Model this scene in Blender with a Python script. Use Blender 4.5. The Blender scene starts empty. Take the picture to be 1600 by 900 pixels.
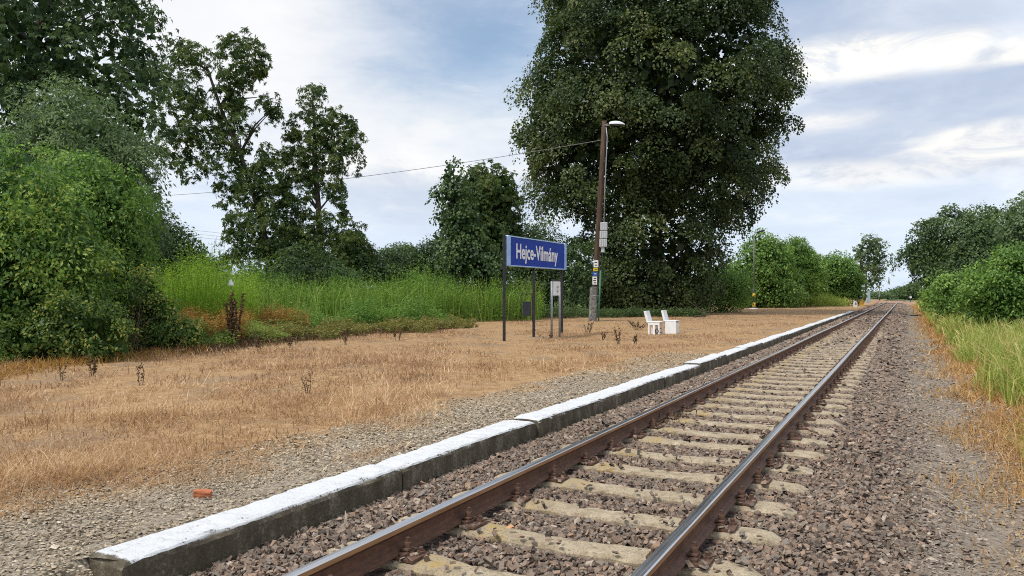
import bpy, bmesh, math, random
import numpy as np
from mathutils import Vector, Matrix, Euler
R = math.radians
random.seed(7)
SC = bpy.context.scene
COL = SC.collection

# ------------------------------------------------------------------ camera
# world: X = across the track (right positive), Y = along the track, z = 0 on the sleeper tops
F, CX, HY = 1180.0, 800.0, 458.0          # focal length / principal column / horizon row of the photograph
PSI = math.atan2(616.0, F)
CAMX, CAMZ = 1.91, 1.54
RT = np.array([math.cos(PSI), math.sin(PSI), 0.0])     # camera right on the ground
FW = np.array([-math.sin(PSI), math.cos(PSI), 0.0])    # camera forward on the ground
UP = np.array([0.0, 0.0, 1.0])
CAM = np.array([CAMX, 0.0, CAMZ])
cd = bpy.data.cameras.new('camera'); cam = bpy.data.objects.new('camera', cd); COL.objects.link(cam)
cd.sensor_width = 36; cd.lens = F / 1600 * 36; cd.shift_y = (HY - 450) / 1600
cd.clip_start = 0.05; cd.clip_end = 12000
cam.location = CAM; cam.rotation_euler = (R(90), 0, PSI)
SC.camera = cam

# ------------------------------------------------------------------ render settings
SC.view_settings.view_transform = 'Standard'; SC.view_settings.look = 'None'
SC.view_settings.exposure = 0.25; SC.view_settings.gamma = 1.0
SC.cycles.max_bounces = 6; SC.cycles.diffuse_bounces = 3; SC.cycles.glossy_bounces = 2
SC.cycles.transmission_bounces = 3; SC.cycles.transparent_max_bounces = 4
SC.cycles.use_denoising = False; SC.cycles.filter_width = 1.05

# ------------------------------------------------------------------ sun and sky
SUN_EL, SUN_AZ = R(54), PSI + R(122)        # azimuth measured left of the track direction (+Y)
sd = np.array([-math.sin(SUN_AZ) * math.cos(SUN_EL), math.cos(SUN_AZ) * math.cos(SUN_EL), math.sin(SUN_EL)])
sl = bpy.data.lights.new('sun', 'SUN'); sun = bpy.data.objects.new('sun', sl); COL.objects.link(sun)
sl.energy = 2.8; sl.angle = R(10); sl.color = (1.0, 0.95, 0.87)
sun.rotation_euler = Vector(sd).to_track_quat('Z', 'Y').to_euler(); sun.location = (0, 0, 60)


class NT:
    """small node-building helper"""
    def __init__(s, tree):
        s.t = tree; s.n = tree.nodes; s.l = tree.links
    def new(s, typ, **kw):
        nd = s.n.new(typ)
        for k, v in kw.items(): setattr(nd, k, v)
        return nd
    def put(s, sock, v):
        if isinstance(v, bpy.types.NodeSocket): s.l.new(v, sock)
        elif v is not None:
            if sock.type == 'RGBA' and len(v) == 3: v = (*v, 1)
            sock.default_value = v
    def m(s, op, a, b=None, c=None, clamp=False):
        nd = s.new('ShaderNodeMath', operation=op, use_clamp=clamp)
        for i, v in enumerate((a, b, c)):
            if v is not None: s.put(nd.inputs[i], v)
        return nd.outputs[0]
    def vm(s, op, a, b=None):
        nd = s.new('ShaderNodeVectorMath', operation=op)
        s.put(nd.inputs[0], a)
        if b is not None: s.put(nd.inputs[1], b)
        return nd.outputs['Value'] if op in ('DOT_PRODUCT', 'LENGTH', 'DISTANCE') else nd.outputs[0]
    def step(s, v, a, b, lo=0.0, hi=1.0):
        nd = s.new('ShaderNodeMapRange', interpolation_type='SMOOTHSTEP')
        s.put(nd.inputs[0], v)
        for i, q in enumerate((a, b, lo, hi)): s.put(nd.inputs[i + 1], q)
        return nd.outputs[0]
    def noise(s, vec, scale, detail=4, rough=0.55, dist=0.0):
        nd = s.new('ShaderNodeTexNoise')
        if vec is not None: s.l.new(vec, nd.inputs['Vector'])
        nd.inputs['Scale'].default_value = scale; nd.inputs['Detail'].default_value = detail
        nd.inputs['Roughness'].default_value = rough; nd.inputs['Distortion'].default_value = dist
        return nd.outputs[0]
    def vor(s, vec, scale, feature='F1', out='Distance'):
        nd = s.new('ShaderNodeTexVoronoi', feature=feature)
        if vec is not None: s.l.new(vec, nd.inputs['Vector'])
        nd.inputs['Scale'].default_value = scale
        return nd.outputs[out]
    def ramp(s, fac, stops, mode='LINEAR'):
        nd = s.new('ShaderNodeValToRGB'); cr = nd.color_ramp; cr.interpolation = mode
        while len(cr.elements) < len(stops): cr.elements.new(0.5)
        for e, (p, c) in zip(cr.elements, stops):
            e.position = p; e.color = (*c, 1)
        s.put(nd.inputs[0], fac)
        return nd.outputs[0]
    def mix(s, f, a, b, bt='MIX'):
        nd = s.new('ShaderNodeMix', data_type='RGBA', blend_type=bt)
        s.put(nd.inputs[0], f); s.put(nd.inputs[6], a); s.put(nd.inputs[7], b)
        return nd.outputs[2]
    def sep(s, v):
        nd = s.new('ShaderNodeSeparateXYZ'); s.put(nd.inputs[0], v); return nd.outputs
    def comb(s, x, y, z):
        nd = s.new('ShaderNodeCombineXYZ')
        for i, v in enumerate((x, y, z)): s.put(nd.inputs[i], v)
        return nd.outputs[0]


world = bpy.data.worlds.new('World'); SC.world = world; world.use_nodes = True
w = NT(world.node_tree)
for nd in list(w.n): w.n.remove(nd)
wo = w.new('ShaderNodeOutputWorld'); bg = w.new('ShaderNodeBackground'); w.l.new(bg.outputs[0], wo.inputs[0])
BGS = 0.1
bg.inputs[1].default_value = BGS
sky = w.new('ShaderNodeTexSky', sky_type='NISHITA'); sky.sun_disc = False
sky.sun_elevation = SUN_EL; sky.sun_rotation = -SUN_AZ; sky.air_density = 1.0; sky.dust_density = 1.0; sky.ozone_density = 1.5
dirv = w.new('ShaderNodeTexCoord').outputs['Generated']
dn = w.vm('NORMALIZE', dirv)
dx, dy, dz = w.sep(dn)
cr_ = w.vm('DOT_PRODUCT', dn, tuple(RT)); cf_ = w.vm('DOT_PRODUCT', dn, tuple(FW))
az = w.m('ARCTAN2', cr_, cf_)                                # azimuth from the viewing direction
el = w.m('ARCSINE', dz)
dzc = w.m('ADD', w.m('MAXIMUM', dz, 0.0), 0.13)
pl = w.comb(w.m('DIVIDE', cr_, dzc), w.m('DIVIDE', cf_, dzc), 0.0)   # flat cloud layer seen in perspective
n_big = w.noise(pl, 0.62, 7, 0.55, 0.25)
n_mid = w.noise(w.vm('ADD', pl, (7.3, 2.1, 3.7)), 1.7, 7, 0.6, 0.35)
aev = w.comb(w.m('MULTIPLY', az, 1.0), w.m('MULTIPLY', el, 2.3), 0.3)
n_ang = w.noise(aev, 5.0, 8, 0.6, 0.3)
n_fin = w.noise(w.comb(az, w.m('MULTIPLY', el, 3.4), 4.0), 13.0, 6, 0.62, 0.5)
n_wsp = w.noise(w.comb(az, w.m('MULTIPLY', el, 2.6), 9.0), 8.0, 9, 0.66, 0.8)
wob = w.m('ADD', w.m('MULTIPLY', w.m('SUBTRACT', n_ang, 0.5), 2.4), w.m('ADD', w.m('MULTIPLY', w.m('SUBTRACT', n_fin, 0.5), 1.5), w.m('MULTIPLY', w.m('SUBTRACT', n_wsp, 0.5), 1.4)))


def blob(px, py, rx, ry, amp=1.0, soft=0.6):
    a0 = math.atan((px - CX) / F); e0 = math.atan((HY - py) / F * math.cos(a0)); ra = rx / F; re = ry / F
    qx = w.m('DIVIDE', w.m('SUBTRACT', az, a0), ra); qy = w.m('DIVIDE', w.m('SUBTRACT', el, e0), re)
    d = w.m('SQRT', w.m('ADD', w.m('MULTIPLY', qx, qx), w.m('MULTIPLY', qy, qy)))
    d = w.m('ADD', d, w.m('MULTIPLY', wob, amp))
    return w.step(d, 1.0 + soft, 1.0 - soft)


def k(c): return tuple(v / BGS for v in c)


# thin cloud veil over everything with a few open blue gaps
clear = w.m('MAXIMUM', blob(760, 60, 170, 110, 0.55, 0.95), blob(1235, 0, 80, 80, 0.5, 0.7))
clear = w.m('MAXIMUM', clear, w.step(n_big, 0.62, 0.76))
veil_c = w.ramp(n_mid, [(0.30, (0.43, 0.50, 0.65)), (0.50, (0.53, 0.59, 0.71)), (0.68, (0.68, 0.70, 0.75))])
veil_c = w.mix(w.m('MULTIPLY', w.step(w.m('ADD', el, w.m('MULTIPLY', wob, 0.05)), 0.22, 0.02), 0.75), veil_c, (0.51, 0.60, 0.74))
warm = w.m('MAXIMUM', blob(640, 190, 230, 75, 0.6, 0.9), blob(420, 60, 260, 110, 0.5, 0.95))
veil_c = w.mix(w.m('MULTIPLY', warm, 0.7), veil_c, (0.70, 0.70, 0.73))
grey = w.m('MAXIMUM', blob(1480, 180, 250, 70, 0.55, 0.22), blob(1330, 40, 260, 40, 0.5, 0.5))
grey = w.m('MAXIMUM', grey, w.m('MULTIPLY', blob(700, 305, 190, 40, 0.7, 0.6), 0.7))
white = w.m('MAXIMUM', blob(1330, 92, 210, 27, 0.6, 0.4), w.m('MULTIPLY', blob(1530, 82, 150, 18, 0.65, 0.4), 0.9))
white = w.m('MAXIMUM', white, w.m('MULTIPLY', blob(1580, 218, 130, 26, 0.7, 0.4), 0.85))
white = w.m('MAXIMUM', white, w.m('MULTIPLY', blob(1280, 190, 70, 13, 0.9, 0.7), 0.7))
white = w.m('MAXIMUM', white, w.m('MULTIPLY', blob(1330, 272, 220, 15, 0.9, 0.8), 0.6))
white = w.m('MAXIMUM', white, w.m('MULTIPLY', blob(620, 266, 260, 20, 0.9, 0.8), 0.6))
white = w.m('MULTIPLY', white, w.step(n_wsp, 0.36, 0.58, 0.25, 1.0))
white = w.m('MAXIMUM', white, w.step(n_wsp, 0.58, 0.80, 0.0, 0.5))
gcol = w.mix(w.m('MULTIPLY', w.step(n_ang, 0.35, 0.7), 1.0), (0.33, 0.40, 0.55), (0.45, 0.51, 0.64))
skyc = w.mix(1.0, sky.outputs[0], k((0.098, 0.108, 0.112)), 'MULTIPLY')
col = w.mix(w.m('SUBTRACT', 1.0, w.m('MULTIPLY', clear, 0.82)), skyc, w.mix(1.0, veil_c, k((1, 1, 1)), 'MULTIPLY'))
col = w.mix(w.m('MULTIPLY', grey, 0.9), col, w.mix(1.0, gcol, k((1, 1, 1)), 'MULTIPLY'))
col = w.mix(white, col, k((0.76, 0.75, 0.745)))
col = w.mix(1.0, col, (1.24, 1.22, 1.15), 'MULTIPLY')
w.l.new(col, bg.inputs[0])

# ------------------------------------------------------------------ helpers


def W(px, py, d):
    """world point that the photograph shows at (px, py) when it lies d metres ahead"""
    return CAM + RT * ((px - CX) / F * d) + FW * d + UP * (-(py - HY) / F * d)


def G(px, py, z=0.1):
    d = (CAMZ - z) * F / (py - HY)
    p = W(px, py, d); p[2] = z
    return p


def tag(o, label=None, cat=None, group=None, kind=None):
    for kk, v in (('label', label), ('category', cat), ('group', group), ('kind', kind)):
        if v: o[kk] = v
    return o


def empty(name, loc, rz=0.0, label=None, cat=None, group=None):
    o = bpy.data.objects.new(name, None); COL.objects.link(o)
    o.location = tuple(loc); o.rotation_euler = (0, 0, rz); o.empty_display_size = 0.2
    return tag(o, label, cat, group)


def mesh_np(name, verts, faces, mats, parent=None, rnd=None, mi=None, smooth=False, local=False, link=True):
    """faces: list of int arrays (n,k). mats: material or list."""
    me = bpy.data.meshes.new(name)
    verts = np.asarray(verts, np.float32)
    if parent is not None and not local:
        inv = np.array(Matrix.LocRotScale(parent.location, parent.rotation_euler, None).inverted())
        verts = verts @ inv[:3, :3].T.astype(np.float32) + inv[:3, 3].astype(np.float32)
    me.vertices.add(len(verts)); me.vertices.foreach_set('co', verts.ravel())
    fl = [np.asarray(f, np.int32) for f in faces if len(f)]
    loops = np.concatenate([f.ravel() for f in fl]); tot = np.concatenate([np.full(len(f), f.shape[1], np.int32) for f in fl])
    st = np.concatenate([[0], np.cumsum(tot)[:-1]]).astype(np.int32)
    me.loops.add(len(loops)); me.loops.foreach_set('vertex_index', loops)
    me.polygons.add(len(tot)); me.polygons.foreach_set('loop_start', st)
    if mi is not None: me.polygons.foreach_set('material_index', np.asarray(mi, np.int32))
    me.polygons.foreach_set('use_smooth', np.full(len(tot), smooth, bool))
    if rnd is not None:
        at = me.attributes.new('rnd', 'FLOAT', 'FACE'); at.data.foreach_set('value', np.asarray(rnd, np.float32))
    for mt in (mats if isinstance(mats, (list, tuple)) else [mats]): me.materials.append(mt)
    me.update(calc_edges=True)
    o = bpy.data.objects.new(name, me)
    if link: COL.objects.link(o)
    if parent is not None: o.parent = parent
    return o


class MB:
    """collects boxes, tubes and lathes in one mesh"""
    def __init__(s): s.v = []; s.f = {}; s.n = 0
    def add(s, v, faces, mi=0):
        v = np.asarray(v, float)
        for f in faces: s.f.setdefault((len(f), mi), []).append([i + s.n for i in f])
        s.v.append(v); s.n += len(v); return s
    def box(s, c, size, rot=None, mi=0, ch=0.0):
        c = np.asarray(c, float); h = np.asarray(size, float) / 2
        if ch <= 0:
            v = np.array([[x, y, z] for x in (-1, 1) for y in (-1, 1) for z in (-1, 1)], float) * h
            f = [(0, 1, 3, 2), (4, 6, 7, 5), (0, 4, 5, 1), (2, 3, 7, 6), (0, 2, 6, 4), (1, 5, 7, 3)]
        else:
            bm = bmesh.new(); bmesh.ops.create_cube(bm, size=1.0)
            for q in bm.verts: q.co = Vector((q.co.x * 2 * h[0], q.co.y * 2 * h[1], q.co.z * 2 * h[2]))
            bmesh.ops.bevel(bm, geom=list(bm.edges), offset=ch, segments=2, affect='EDGES', profile=0.5)
            bm.verts.index_update()
            v = np.array([q.co[:] for q in bm.verts]); f = [tuple(q.index for q in fc.verts) for fc in bm.faces]; bm.free()
        if rot is not None: v = v @ np.array(Euler(rot).to_matrix()).T
        return s.add(v + c, f, mi)
    def tube(s, pts, rad, n=8, mi=0, cap=True):
        pts = np.asarray(pts, float); m = len(pts)
        rad = np.broadcast_to(np.asarray(rad, float), (m,))
        tan = np.gradient(pts, axis=0) if m > 2 else np.repeat((pts[1] - pts[0])[None], 2, 0)
        tan /= np.linalg.norm(tan, axis=1)[:, None] + 1e-9
        ref = np.array([0, 0, 1.0]) if abs(tan[0][2]) < 0.9 else np.array([1.0, 0, 0])
        a = np.cross(tan, ref); a /= np.linalg.norm(a, axis=1)[:, None] + 1e-9; b = np.cross(tan, a)
        th = np.arange(n) / n * 2 * math.pi
        v = pts[:, None] + rad[:, None, None] * (np.cos(th)[None, :, None] * a[:, None] + np.sin(th)[None, :, None] * b[:, None])
        f = []
        for i in range(m - 1):
            for j in range(n):
                k2 = (j + 1) % n
                f.append((i * n + j, (i + 1) * n + j, (i + 1) * n + k2, i * n + k2))
        if cap: f.append(tuple(range(n))); f.append(tuple((m - 1) * n + j for j in reversed(range(n))))
        return s.add(v.reshape(-1, 3), f, mi)
    def build(s, name, mats, parent=None, smooth=False, local=False, link=True):
        fl, mi = [], []
        for (kk, m), fs in s.f.items():
            fl.append(np.array(fs)); mi += [m] * len(fs)
        return mesh_np(name, np.concatenate(s.v), fl, mats, parent, mi=mi, smooth=smooth, local=local, link=link)


def mat(name, color=None, rough=0.7, metal=0.0, spec=0.4):
    m = bpy.data.materials.new(name); m.use_nodes = True
    n = NT(m.node_tree); p = n.n['Principled BSDF']
    p.inputs['Roughness'].default_value = rough; p.inputs['Metallic'].default_value = metal
    p.inputs['Specular IOR Level'].default_value = spec
    if color is not None: p.inputs['Base Color'].default_value = (*color, 1)
    n.p = p; n.mat = m
    return n


def bump(n, h, strength=0.5, dist=0.02):
    b = n.new('ShaderNodeBump'); b.inputs['Strength'].default_value = strength; b.inputs['Distance'].default_value = dist
    n.l.new(h, b.inputs['Height']); n.l.new(b.outputs[0], n.p.inputs['Normal'])


def worn(name, c1, c2, scale=8.0, rough=0.7, metal=0.0, bs=0.3, bd=0.01, spec=0.4, c3=None):
    """two-tone weathered surface in object space"""
    n = mat(name, None, rough, metal, spec)
    oc = n.new('ShaderNodeTexCoord').outputs['Object']
    a = n.noise(oc, scale, 8, 0.65, 0.3)
    st = [(0.32, c1), (0.66, c2)] + ([(0.78, c3)] if c3 else [])
    n.put(n.p.inputs['Base Color'], n.ramp(a, st))
    bump(n, n.noise(oc, scale * 4, 6, 0.6), bs, bd)
    return n.mat


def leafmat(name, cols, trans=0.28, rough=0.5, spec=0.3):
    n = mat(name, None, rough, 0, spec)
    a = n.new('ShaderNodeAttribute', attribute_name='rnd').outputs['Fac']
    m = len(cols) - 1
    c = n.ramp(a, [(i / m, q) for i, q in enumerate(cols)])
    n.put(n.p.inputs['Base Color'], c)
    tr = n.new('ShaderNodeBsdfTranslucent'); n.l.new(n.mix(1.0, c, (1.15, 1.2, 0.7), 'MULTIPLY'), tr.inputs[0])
    mx = n.new('ShaderNodeMixShader'); mx.inputs[0].default_value = trans
    n.l.new(n.p.outputs[0], mx.inputs[1]); n.l.new(tr.outputs[0], mx.inputs[2])
    n.l.new(mx.outputs[0], n.n['Material Output'].inputs[0])
    return n.mat


def nrm(v): return v / (np.linalg.norm(v, axis=-1, keepdims=True) + 1e-9)


def inview(p, mx=0.12, my=0.10):
    """keep points that the camera (or one a step aside) can see"""
    q = p - CAM; d = q @ FW
    x = (q @ RT) / np.maximum(d, 1e-3) * F + CX; y = HY - q[:, 2] / np.maximum(d, 1e-3) * F
    return (d > 0.5) & (x > -1600 * mx) & (x < 1600 * (1 + mx)) & (y < 900 * (1 + my))


# ------------------------------------------------------------------ ground
PROFX = [-4000, -60, -14, -2.05, -2.0, -1.66, -1.6, -1.25, -0.2, 0.2, 1.3, 1.7, 2.5, 3.2, 4.6, 12, 4000]
PROFZ = [0.4, 0.25, 0.12, 0.10, -0.05, -0.09, -0.06, -0.035, -0.05, -0.05, -0.04, -0.09, -0.20, -0.20, -0.02, 0.05, 0.3]


def zf(u, s):
    u = np.asarray(u, float); s = np.asarray(s, float)
    z = np.interp(u, PROFX, PROFZ)
    z = np.where((s < 2.5) & (u > -2.06) & (u < -1.25), np.interp(u, [-2.06, -1.25], [0.10, -0.035]), z)
    rough = np.where((u < -2.2) | (u > 2.2), 1.0, 0.15)
    z = z + rough * (0.022 * np.sin(u * 1.7 + 0.6 * np.sin(s * 0.9)) * np.sin(s * 1.3 + 1.1 * np.sin(u * 0.7)) + 0.012 * np.sin(u * 4.1 + s * 2.3) * np.sin(s * 3.7 - u))
    z = z + np.where(np.abs(u) < 1.5, 0.05 * np.clip((s - 18) / 30, 0, 1), 0)
    z = z + 0.26 * np.exp(-((s - 136) / 7.0) ** 2) * np.clip((14 - np.abs(u)) / 6, 0, 1)
    return z


us = np.concatenate([[-4000, -2000, -900, -400, -200, -120, -80, -55, -40, -32, -27, -23, -20], np.arange(-18, -2.3, 0.3), [-2.2, -2.06, -2.0, -1.66, -1.6],
                     np.arange(-1.45, 3.3, 0.2), np.arange(3.4, 8, 0.3), [9, 11, 14, 18, 24, 32, 45, 70, 120, 220, 450, 1000, 2000, 4000]])
ss = np.concatenate([[-200, -60, -20, -8, -4], np.arange(-2, 40, 0.3), np.arange(40, 160, 1.5), [165, 180, 200, 240, 300, 400, 600, 900, 1400, 2200, 3500, 5000]])
UU, SS = np.meshgrid(us, ss, indexing='ij')
gv = np.stack([UU, SS, zf(UU, SS)], -1).reshape(-1, 3)
ni, nj = len(us), len(ss)
ii, jj = np.meshgrid(np.arange(ni - 1), np.arange(nj - 1), indexing='ij')
gf = np.stack([ii * nj + jj, (ii + 1) * nj + jj, (ii + 1) * nj + jj + 1, ii * nj + jj + 1], -1).reshape(-1, 4)

n = mat('ground_mix', None, 0.95, 0, 0.15)
pos = n.new('ShaderNodeNewGeometry').outputs['Position']
X, Y, Z = n.sep(pos)
nz1 = n.noise(pos, 0.8, 6, 0.6); nz2 = n.noise(pos, 6.0, 6, 0.65); nz3 = n.noise(pos, 38.0, 5, 0.7)
Xw = n.m('ADD', X, n.m('MULTIPLY', n.m('SUBTRACT', nz1, 0.5), 1.6)); Xw = n.m('ADD', Xw, n.m('MULTIPLY', n.m('SUBTRACT', nz2, 0.5), 0.7))
dry = n.ramp(n.m('ADD', n.m('MULTIPLY', nz2, 0.5), n.m('MULTIPLY', nz3, 0.5)), [(0.3, (0.16, 0.085, 0.045)), (0.47, (0.33, 0.205, 0.105)), (0.62, (0.48, 0.325, 0.17)), (0.75, (0.58, 0.43, 0.26))])
pebv = n.vor(pos, 55.0, 'F1', 'Color')
grav = n.mix(0.5, n.ramp(n.sep(pebv)[0], [(0.1, (0.14, 0.115, 0.09)), (0.5, (0.29, 0.245, 0.19)), (0.9, (0.46, 0.40, 0.32))]), n.ramp(nz3, [(0.35, (0.15, 0.12, 0.09)), (0.7, (0.40, 0.34, 0.26))]))
stv = n.vor(pos, 24.0, 'F1', 'Color')
ball = n.ramp(n.sep(stv)[0], [(0.0, (0.03, 0.024, 0.022)), (0.5, (0.10, 0.07, 0.06)), (1.0, (0.19, 0.135, 0.115))])
green = n.ramp(nz2, [(0.3, (0.03, 0.045, 0.012)), (0.6, (0.09, 0.13, 0.03)), (0.75, (0.17, 0.18, 0.06))])
path = n.ramp(n.m('ADD', n.m('MULTIPLY', nz2, 0.35), n.m('MULTIPLY', nz3, 0.65)), [(0.3, (0.11, 0.088, 0.070)), (0.5, (0.24, 0.20, 0.16)), (0.68, (0.40, 0.335, 0.265))])
# across the track from left to right: green field, dry grass, gravel strip, ballast, path, dry grass, green
dry = n.mix(n.step(nz1, 0.50, 0.66, 0, 0.75), dry, n.ramp(nz3, [(0.3, (0.13, 0.085, 0.055)), (0.7, (0.37, 0.275, 0.19))]))
c = n.mix(n.step(n.m('ADD', Xw, n.m('MULTIPLY', n.step(Y, 15, 40), 7.0)), -14.6, -13.4), green, dry)
strip = n.m('MULTIPLY', n.step(Xw, -3.35, -2.85), n.step(Y, 20, 9))
c = n.mix(strip, c, grav)
c = n.mix(n.m('MAXIMUM', n.m('MULTIPLY', n.step(X, -2.02, -1.99), n.step(Y, 2.5, 2.6)), n.step(X, -1.62, -1.4)), c, ball)
c = n.mix(n.step(Xw, 1.55, 2.0), c, path)
c = n.mix(n.step(Xw, 2.6, 3.05), c, n.ramp(n.m('ADD', n.m('MULTIPLY', nz2, 0.5), n.m('MULTIPLY', nz3, 0.5)), [(0.3, (0.14, 0.07, 0.03)), (0.5, (0.33, 0.17, 0.065)), (0.7, (0.50, 0.30, 0.12))]))
c = n.mix(n.step(Xw, 3.3, 4.2), c, green)
c = n.mix(n.m('MULTIPLY', n.step(Y, 124, 130), n.m('MULTIPLY', n.step(Y, 150, 144), n.m('MULTIPLY', n.step(X, -16, -9), n.step(X, 12, 6)))), c, n.ramp(nz2, [(0.3, (0.26, 0.15, 0.10)), (0.7, (0.45, 0.30, 0.20))]))
c = n.mix(n.step(Y, 155, 220), c, (0.13, 0.17, 0.06))
n.put(n.p.inputs['Base Color'], c)
bump(n, n.m('ADD', n.m('MULTIPLY', n.vor(pos, 30.0), 0.6), n.m('MULTIPLY', nz3, 0.6)), 0.8, 0.03)
ground = mesh_np('ground', gv, [gf], n.mat, smooth=True); tag(ground, kind='structure')

# far hills on the horizon
rg = np.random.default_rng(3)
hx = np.linspace(-1, 1, 90)
hp = [FW * 3600 + RT * (q * 4200) for q in hx]
ht = 24 + 16 * np.sin(hx * 9 + 1) + 9 * np.sin(hx * 23) + rg.normal(0, 1.5, 90)
hv = []
for b, h_ in zip(hp, ht):
    b = b + CAM
    hv += [(b[0], b[1], -5), (b[0], b[1], max(6, h_)), (b[0] + FW[0] * 500, b[1] + FW[1] * 500, -5)]
hf = []
for i in range(89):
    hf += [(3 * i, 3 * i + 3, 3 * i + 4, 3 * i + 1), (3 * i + 1, 3 * i + 4, 3 * i + 5, 3 * i + 2)]
tag(mesh_np('hills', hv, [np.array(hf)], worn('hill_green', (0.08, 0.12, 0.10), (0.16, 0.20, 0.15), 0.01, 0.95)), kind='structure')

# ------------------------------------------------------------------ track
n = mat('rail_rust', None, 0.6, 0.15, 0.4)
oc = n.new('ShaderNodeTexCoord').outputs['Object']
ns = n.noise(n.vm('MULTIPLY', oc, (12, 5, 7)), 3.0, 8, 0.6)
n.put(n.p.inputs['Base Color'], n.ramp(ns, [(0.3, (0.085, 0.042, 0.027)), (0.55, (0.128, 0.062, 0.039)), (0.75, (0.185, 0.092, 0.055))]))
bump(n, n.noise(oc, 60, 5, 0.6), 0.35, 0.003)
M_rust = n.mat
n = mat('rail_side_rust', None, 0.55, 0.2, 0.4)
oc = n.new('ShaderNodeTexCoord').outputs['Object']
ns = n.noise(n.vm('MULTIPLY', oc, (12, 1.0, 12)), 3.0, 8, 0.6)
n.put(n.p.inputs['Base Color'], n.ramp(ns, [(0.3, (0.22, 0.105, 0.045)), (0.7, (0.42, 0.23, 0.11))]))
M_rust2 = n.mat
n = mat('rail_polished', None, 0.3, 1.0, 0.5)
oc = n.new('ShaderNodeTexCoord').outputs['Object']
ns = n.noise(n.vm('MULTIPLY', oc, (40, 0.6, 1)), 2.0, 7, 0.6)
n.put(n.p.inputs['Base Color'], n.ramp(ns, [(0.3, (0.46, 0.44, 0.43)), (0.7, (0.72, 0.72, 0.74))]))
n.put(n.p.inputs['Roughness'], n.m('MULTIPLY_ADD', ns, 0.3, 0.16))
M_steel = n.mat
n = mat('sleeper_concrete', None, 0.9, 0, 0.2)
oc = n.new('ShaderNodeTexCoord').outputs['Object']
gp = n.new('ShaderNodeNewGeometry').outputs['Position']
a = n.noise(gp, 9, 8, 0.7); b = n.noise(gp, 70, 4, 0.7)
cc = n.ramp(a, [(0.25, (0.19, 0.148, 0.10)), (0.45, (0.35, 0.285, 0.195)), (0.72, (0.52, 0.44, 0.325))])
cc = n.mix(n.step(b, 0.50, 0.64, 0, 0.65), cc, (0.12, 0.092, 0.07))
ox = n.sep(oc)[0]
lich = n.m('MULTIPLY', n.m('MULTIPLY', n.step(ox, -0.62, -0.5), n.step(ox, -0.25, -0.45)), n.step(a, 0.42, 0.62))
cc = n.mix(n.m('MULTIPLY', lich, 0.7), cc, (0.34, 0.22, 0.035))
n.put(n.p.inputs['Base Color'], cc)
bump(n, n.m('ADD', b, a), 0.6, 0.008)
M_sleeper = n.mat
M_fast = worn('fastening_rust', (0.05, 0.03, 0.023), (0.19, 0.105, 0.07), 40, 0.7, 0.2)

track = empty('railway_track', (0, 0, 0), 0, 'single railway line of brown steel rails on pale concrete sleepers', 'railway track')
prof = [(-0.034, 0.166), (-0.026, 0.1705), (0, 0.172), (0.026, 0.1705), (0.034, 0.166), (0.0345, 0.140), (0.028, 0.131), (0.011, 0.118), (0.0085, 0.07), (0.013, 0.045), (0.035, 0.037), (0.0625, 0.030), (0.0625, 0.021),
        (-0.0625, 0.021), (-0.0625, 0.030), (-0.035, 0.037), (-0.013, 0.045), (-0.0085, 0.07), (-0.011, 0.118), (-0.028, 0.131), (-0.0345, 0.140)]
ry = np.concatenate([np.arange(-3, 30, 1.0), np.arange(30, 156, 3.0)])
for sx in (-1, 1):
    rv, rf, rm = [], [], []
    m_ = len(prof)
    for j, yy in enumerate(ry):
        wv = 0.004 * math.sin(yy * 0.45 + sx) + 0.003 * math.sin(yy * 0.13)
        dz_ = 0.003 * math.sin(yy * 0.31 + sx) + (0.03 * max(0, (yy - 110) / 30))
        for (px_, pz_) in prof: rv.append((sx * 0.7525 + px_ + wv, yy, pz_ + dz_))
    for j in range(len(ry) - 1):
        for i in range(m_):
            i2 = (i + 1) % m_
            rf.append((j * m_ + i, j * m_ + i2, (j + 1) * m_ + i2, (j + 1) * m_ + i))
            rm.append(1 if i in (0, 1, 2, 3) else (2 if i in (4, 20) else 0))
    mesh_np('rail', rv, [np.array(rf)[:, ::-1]], [M_rust, M_steel, M_rust2], track, mi=rm)


def sleeper_mesh(seed):
    r_ = np.random.default_rng(seed); xs = np.linspace(-1.21, 1.21, 37); v, f = [], []
    cw = [(-1, -0.16), (-1.0, -0.025), (-0.86, -0.004), (-0.4, 0.0), (0.4, 0.0), (0.86, -0.004), (1.0, -0.025), (1, -0.16)]
    for x in xs:
        ax = abs(x); hw = 0.125 if ax > 0.45 else 0.105
        e = max(0, (ax - 1.08) / 0.13); hw *= 1 - 0.35 * e * e
        zt = -0.012 * (1 - min(1, ax / 0.5)) - 0.03 * e * e + r_.normal(0, 0.0025)
        for q, zz in cw: v.append((x, q * hw + r_.normal(0, 0.004), zz + zt + r_.normal(0, 0.002)))
    m_ = len(cw)
    for i in range(len(xs) - 1):
        for j in range(m_ - 1): f.append((i * m_ + j, (i + 1) * m_ + j, (i + 1) * m_ + j + 1, i * m_ + j + 1))
    o = mesh_np('sleeper', v, [np.array(f)], M_sleeper, None, local=True, link=False)
    me = o.data; bm = bmesh.new(); bm.from_mesh(me)
    bmesh.ops.holes_fill(bm, edges=[e for e in bm.edges if e.is_boundary], sides=0)
    bmesh.ops.recalc_face_normals(bm, faces=bm.faces); bm.to_mesh(me); bm.free()
    return me


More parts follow.
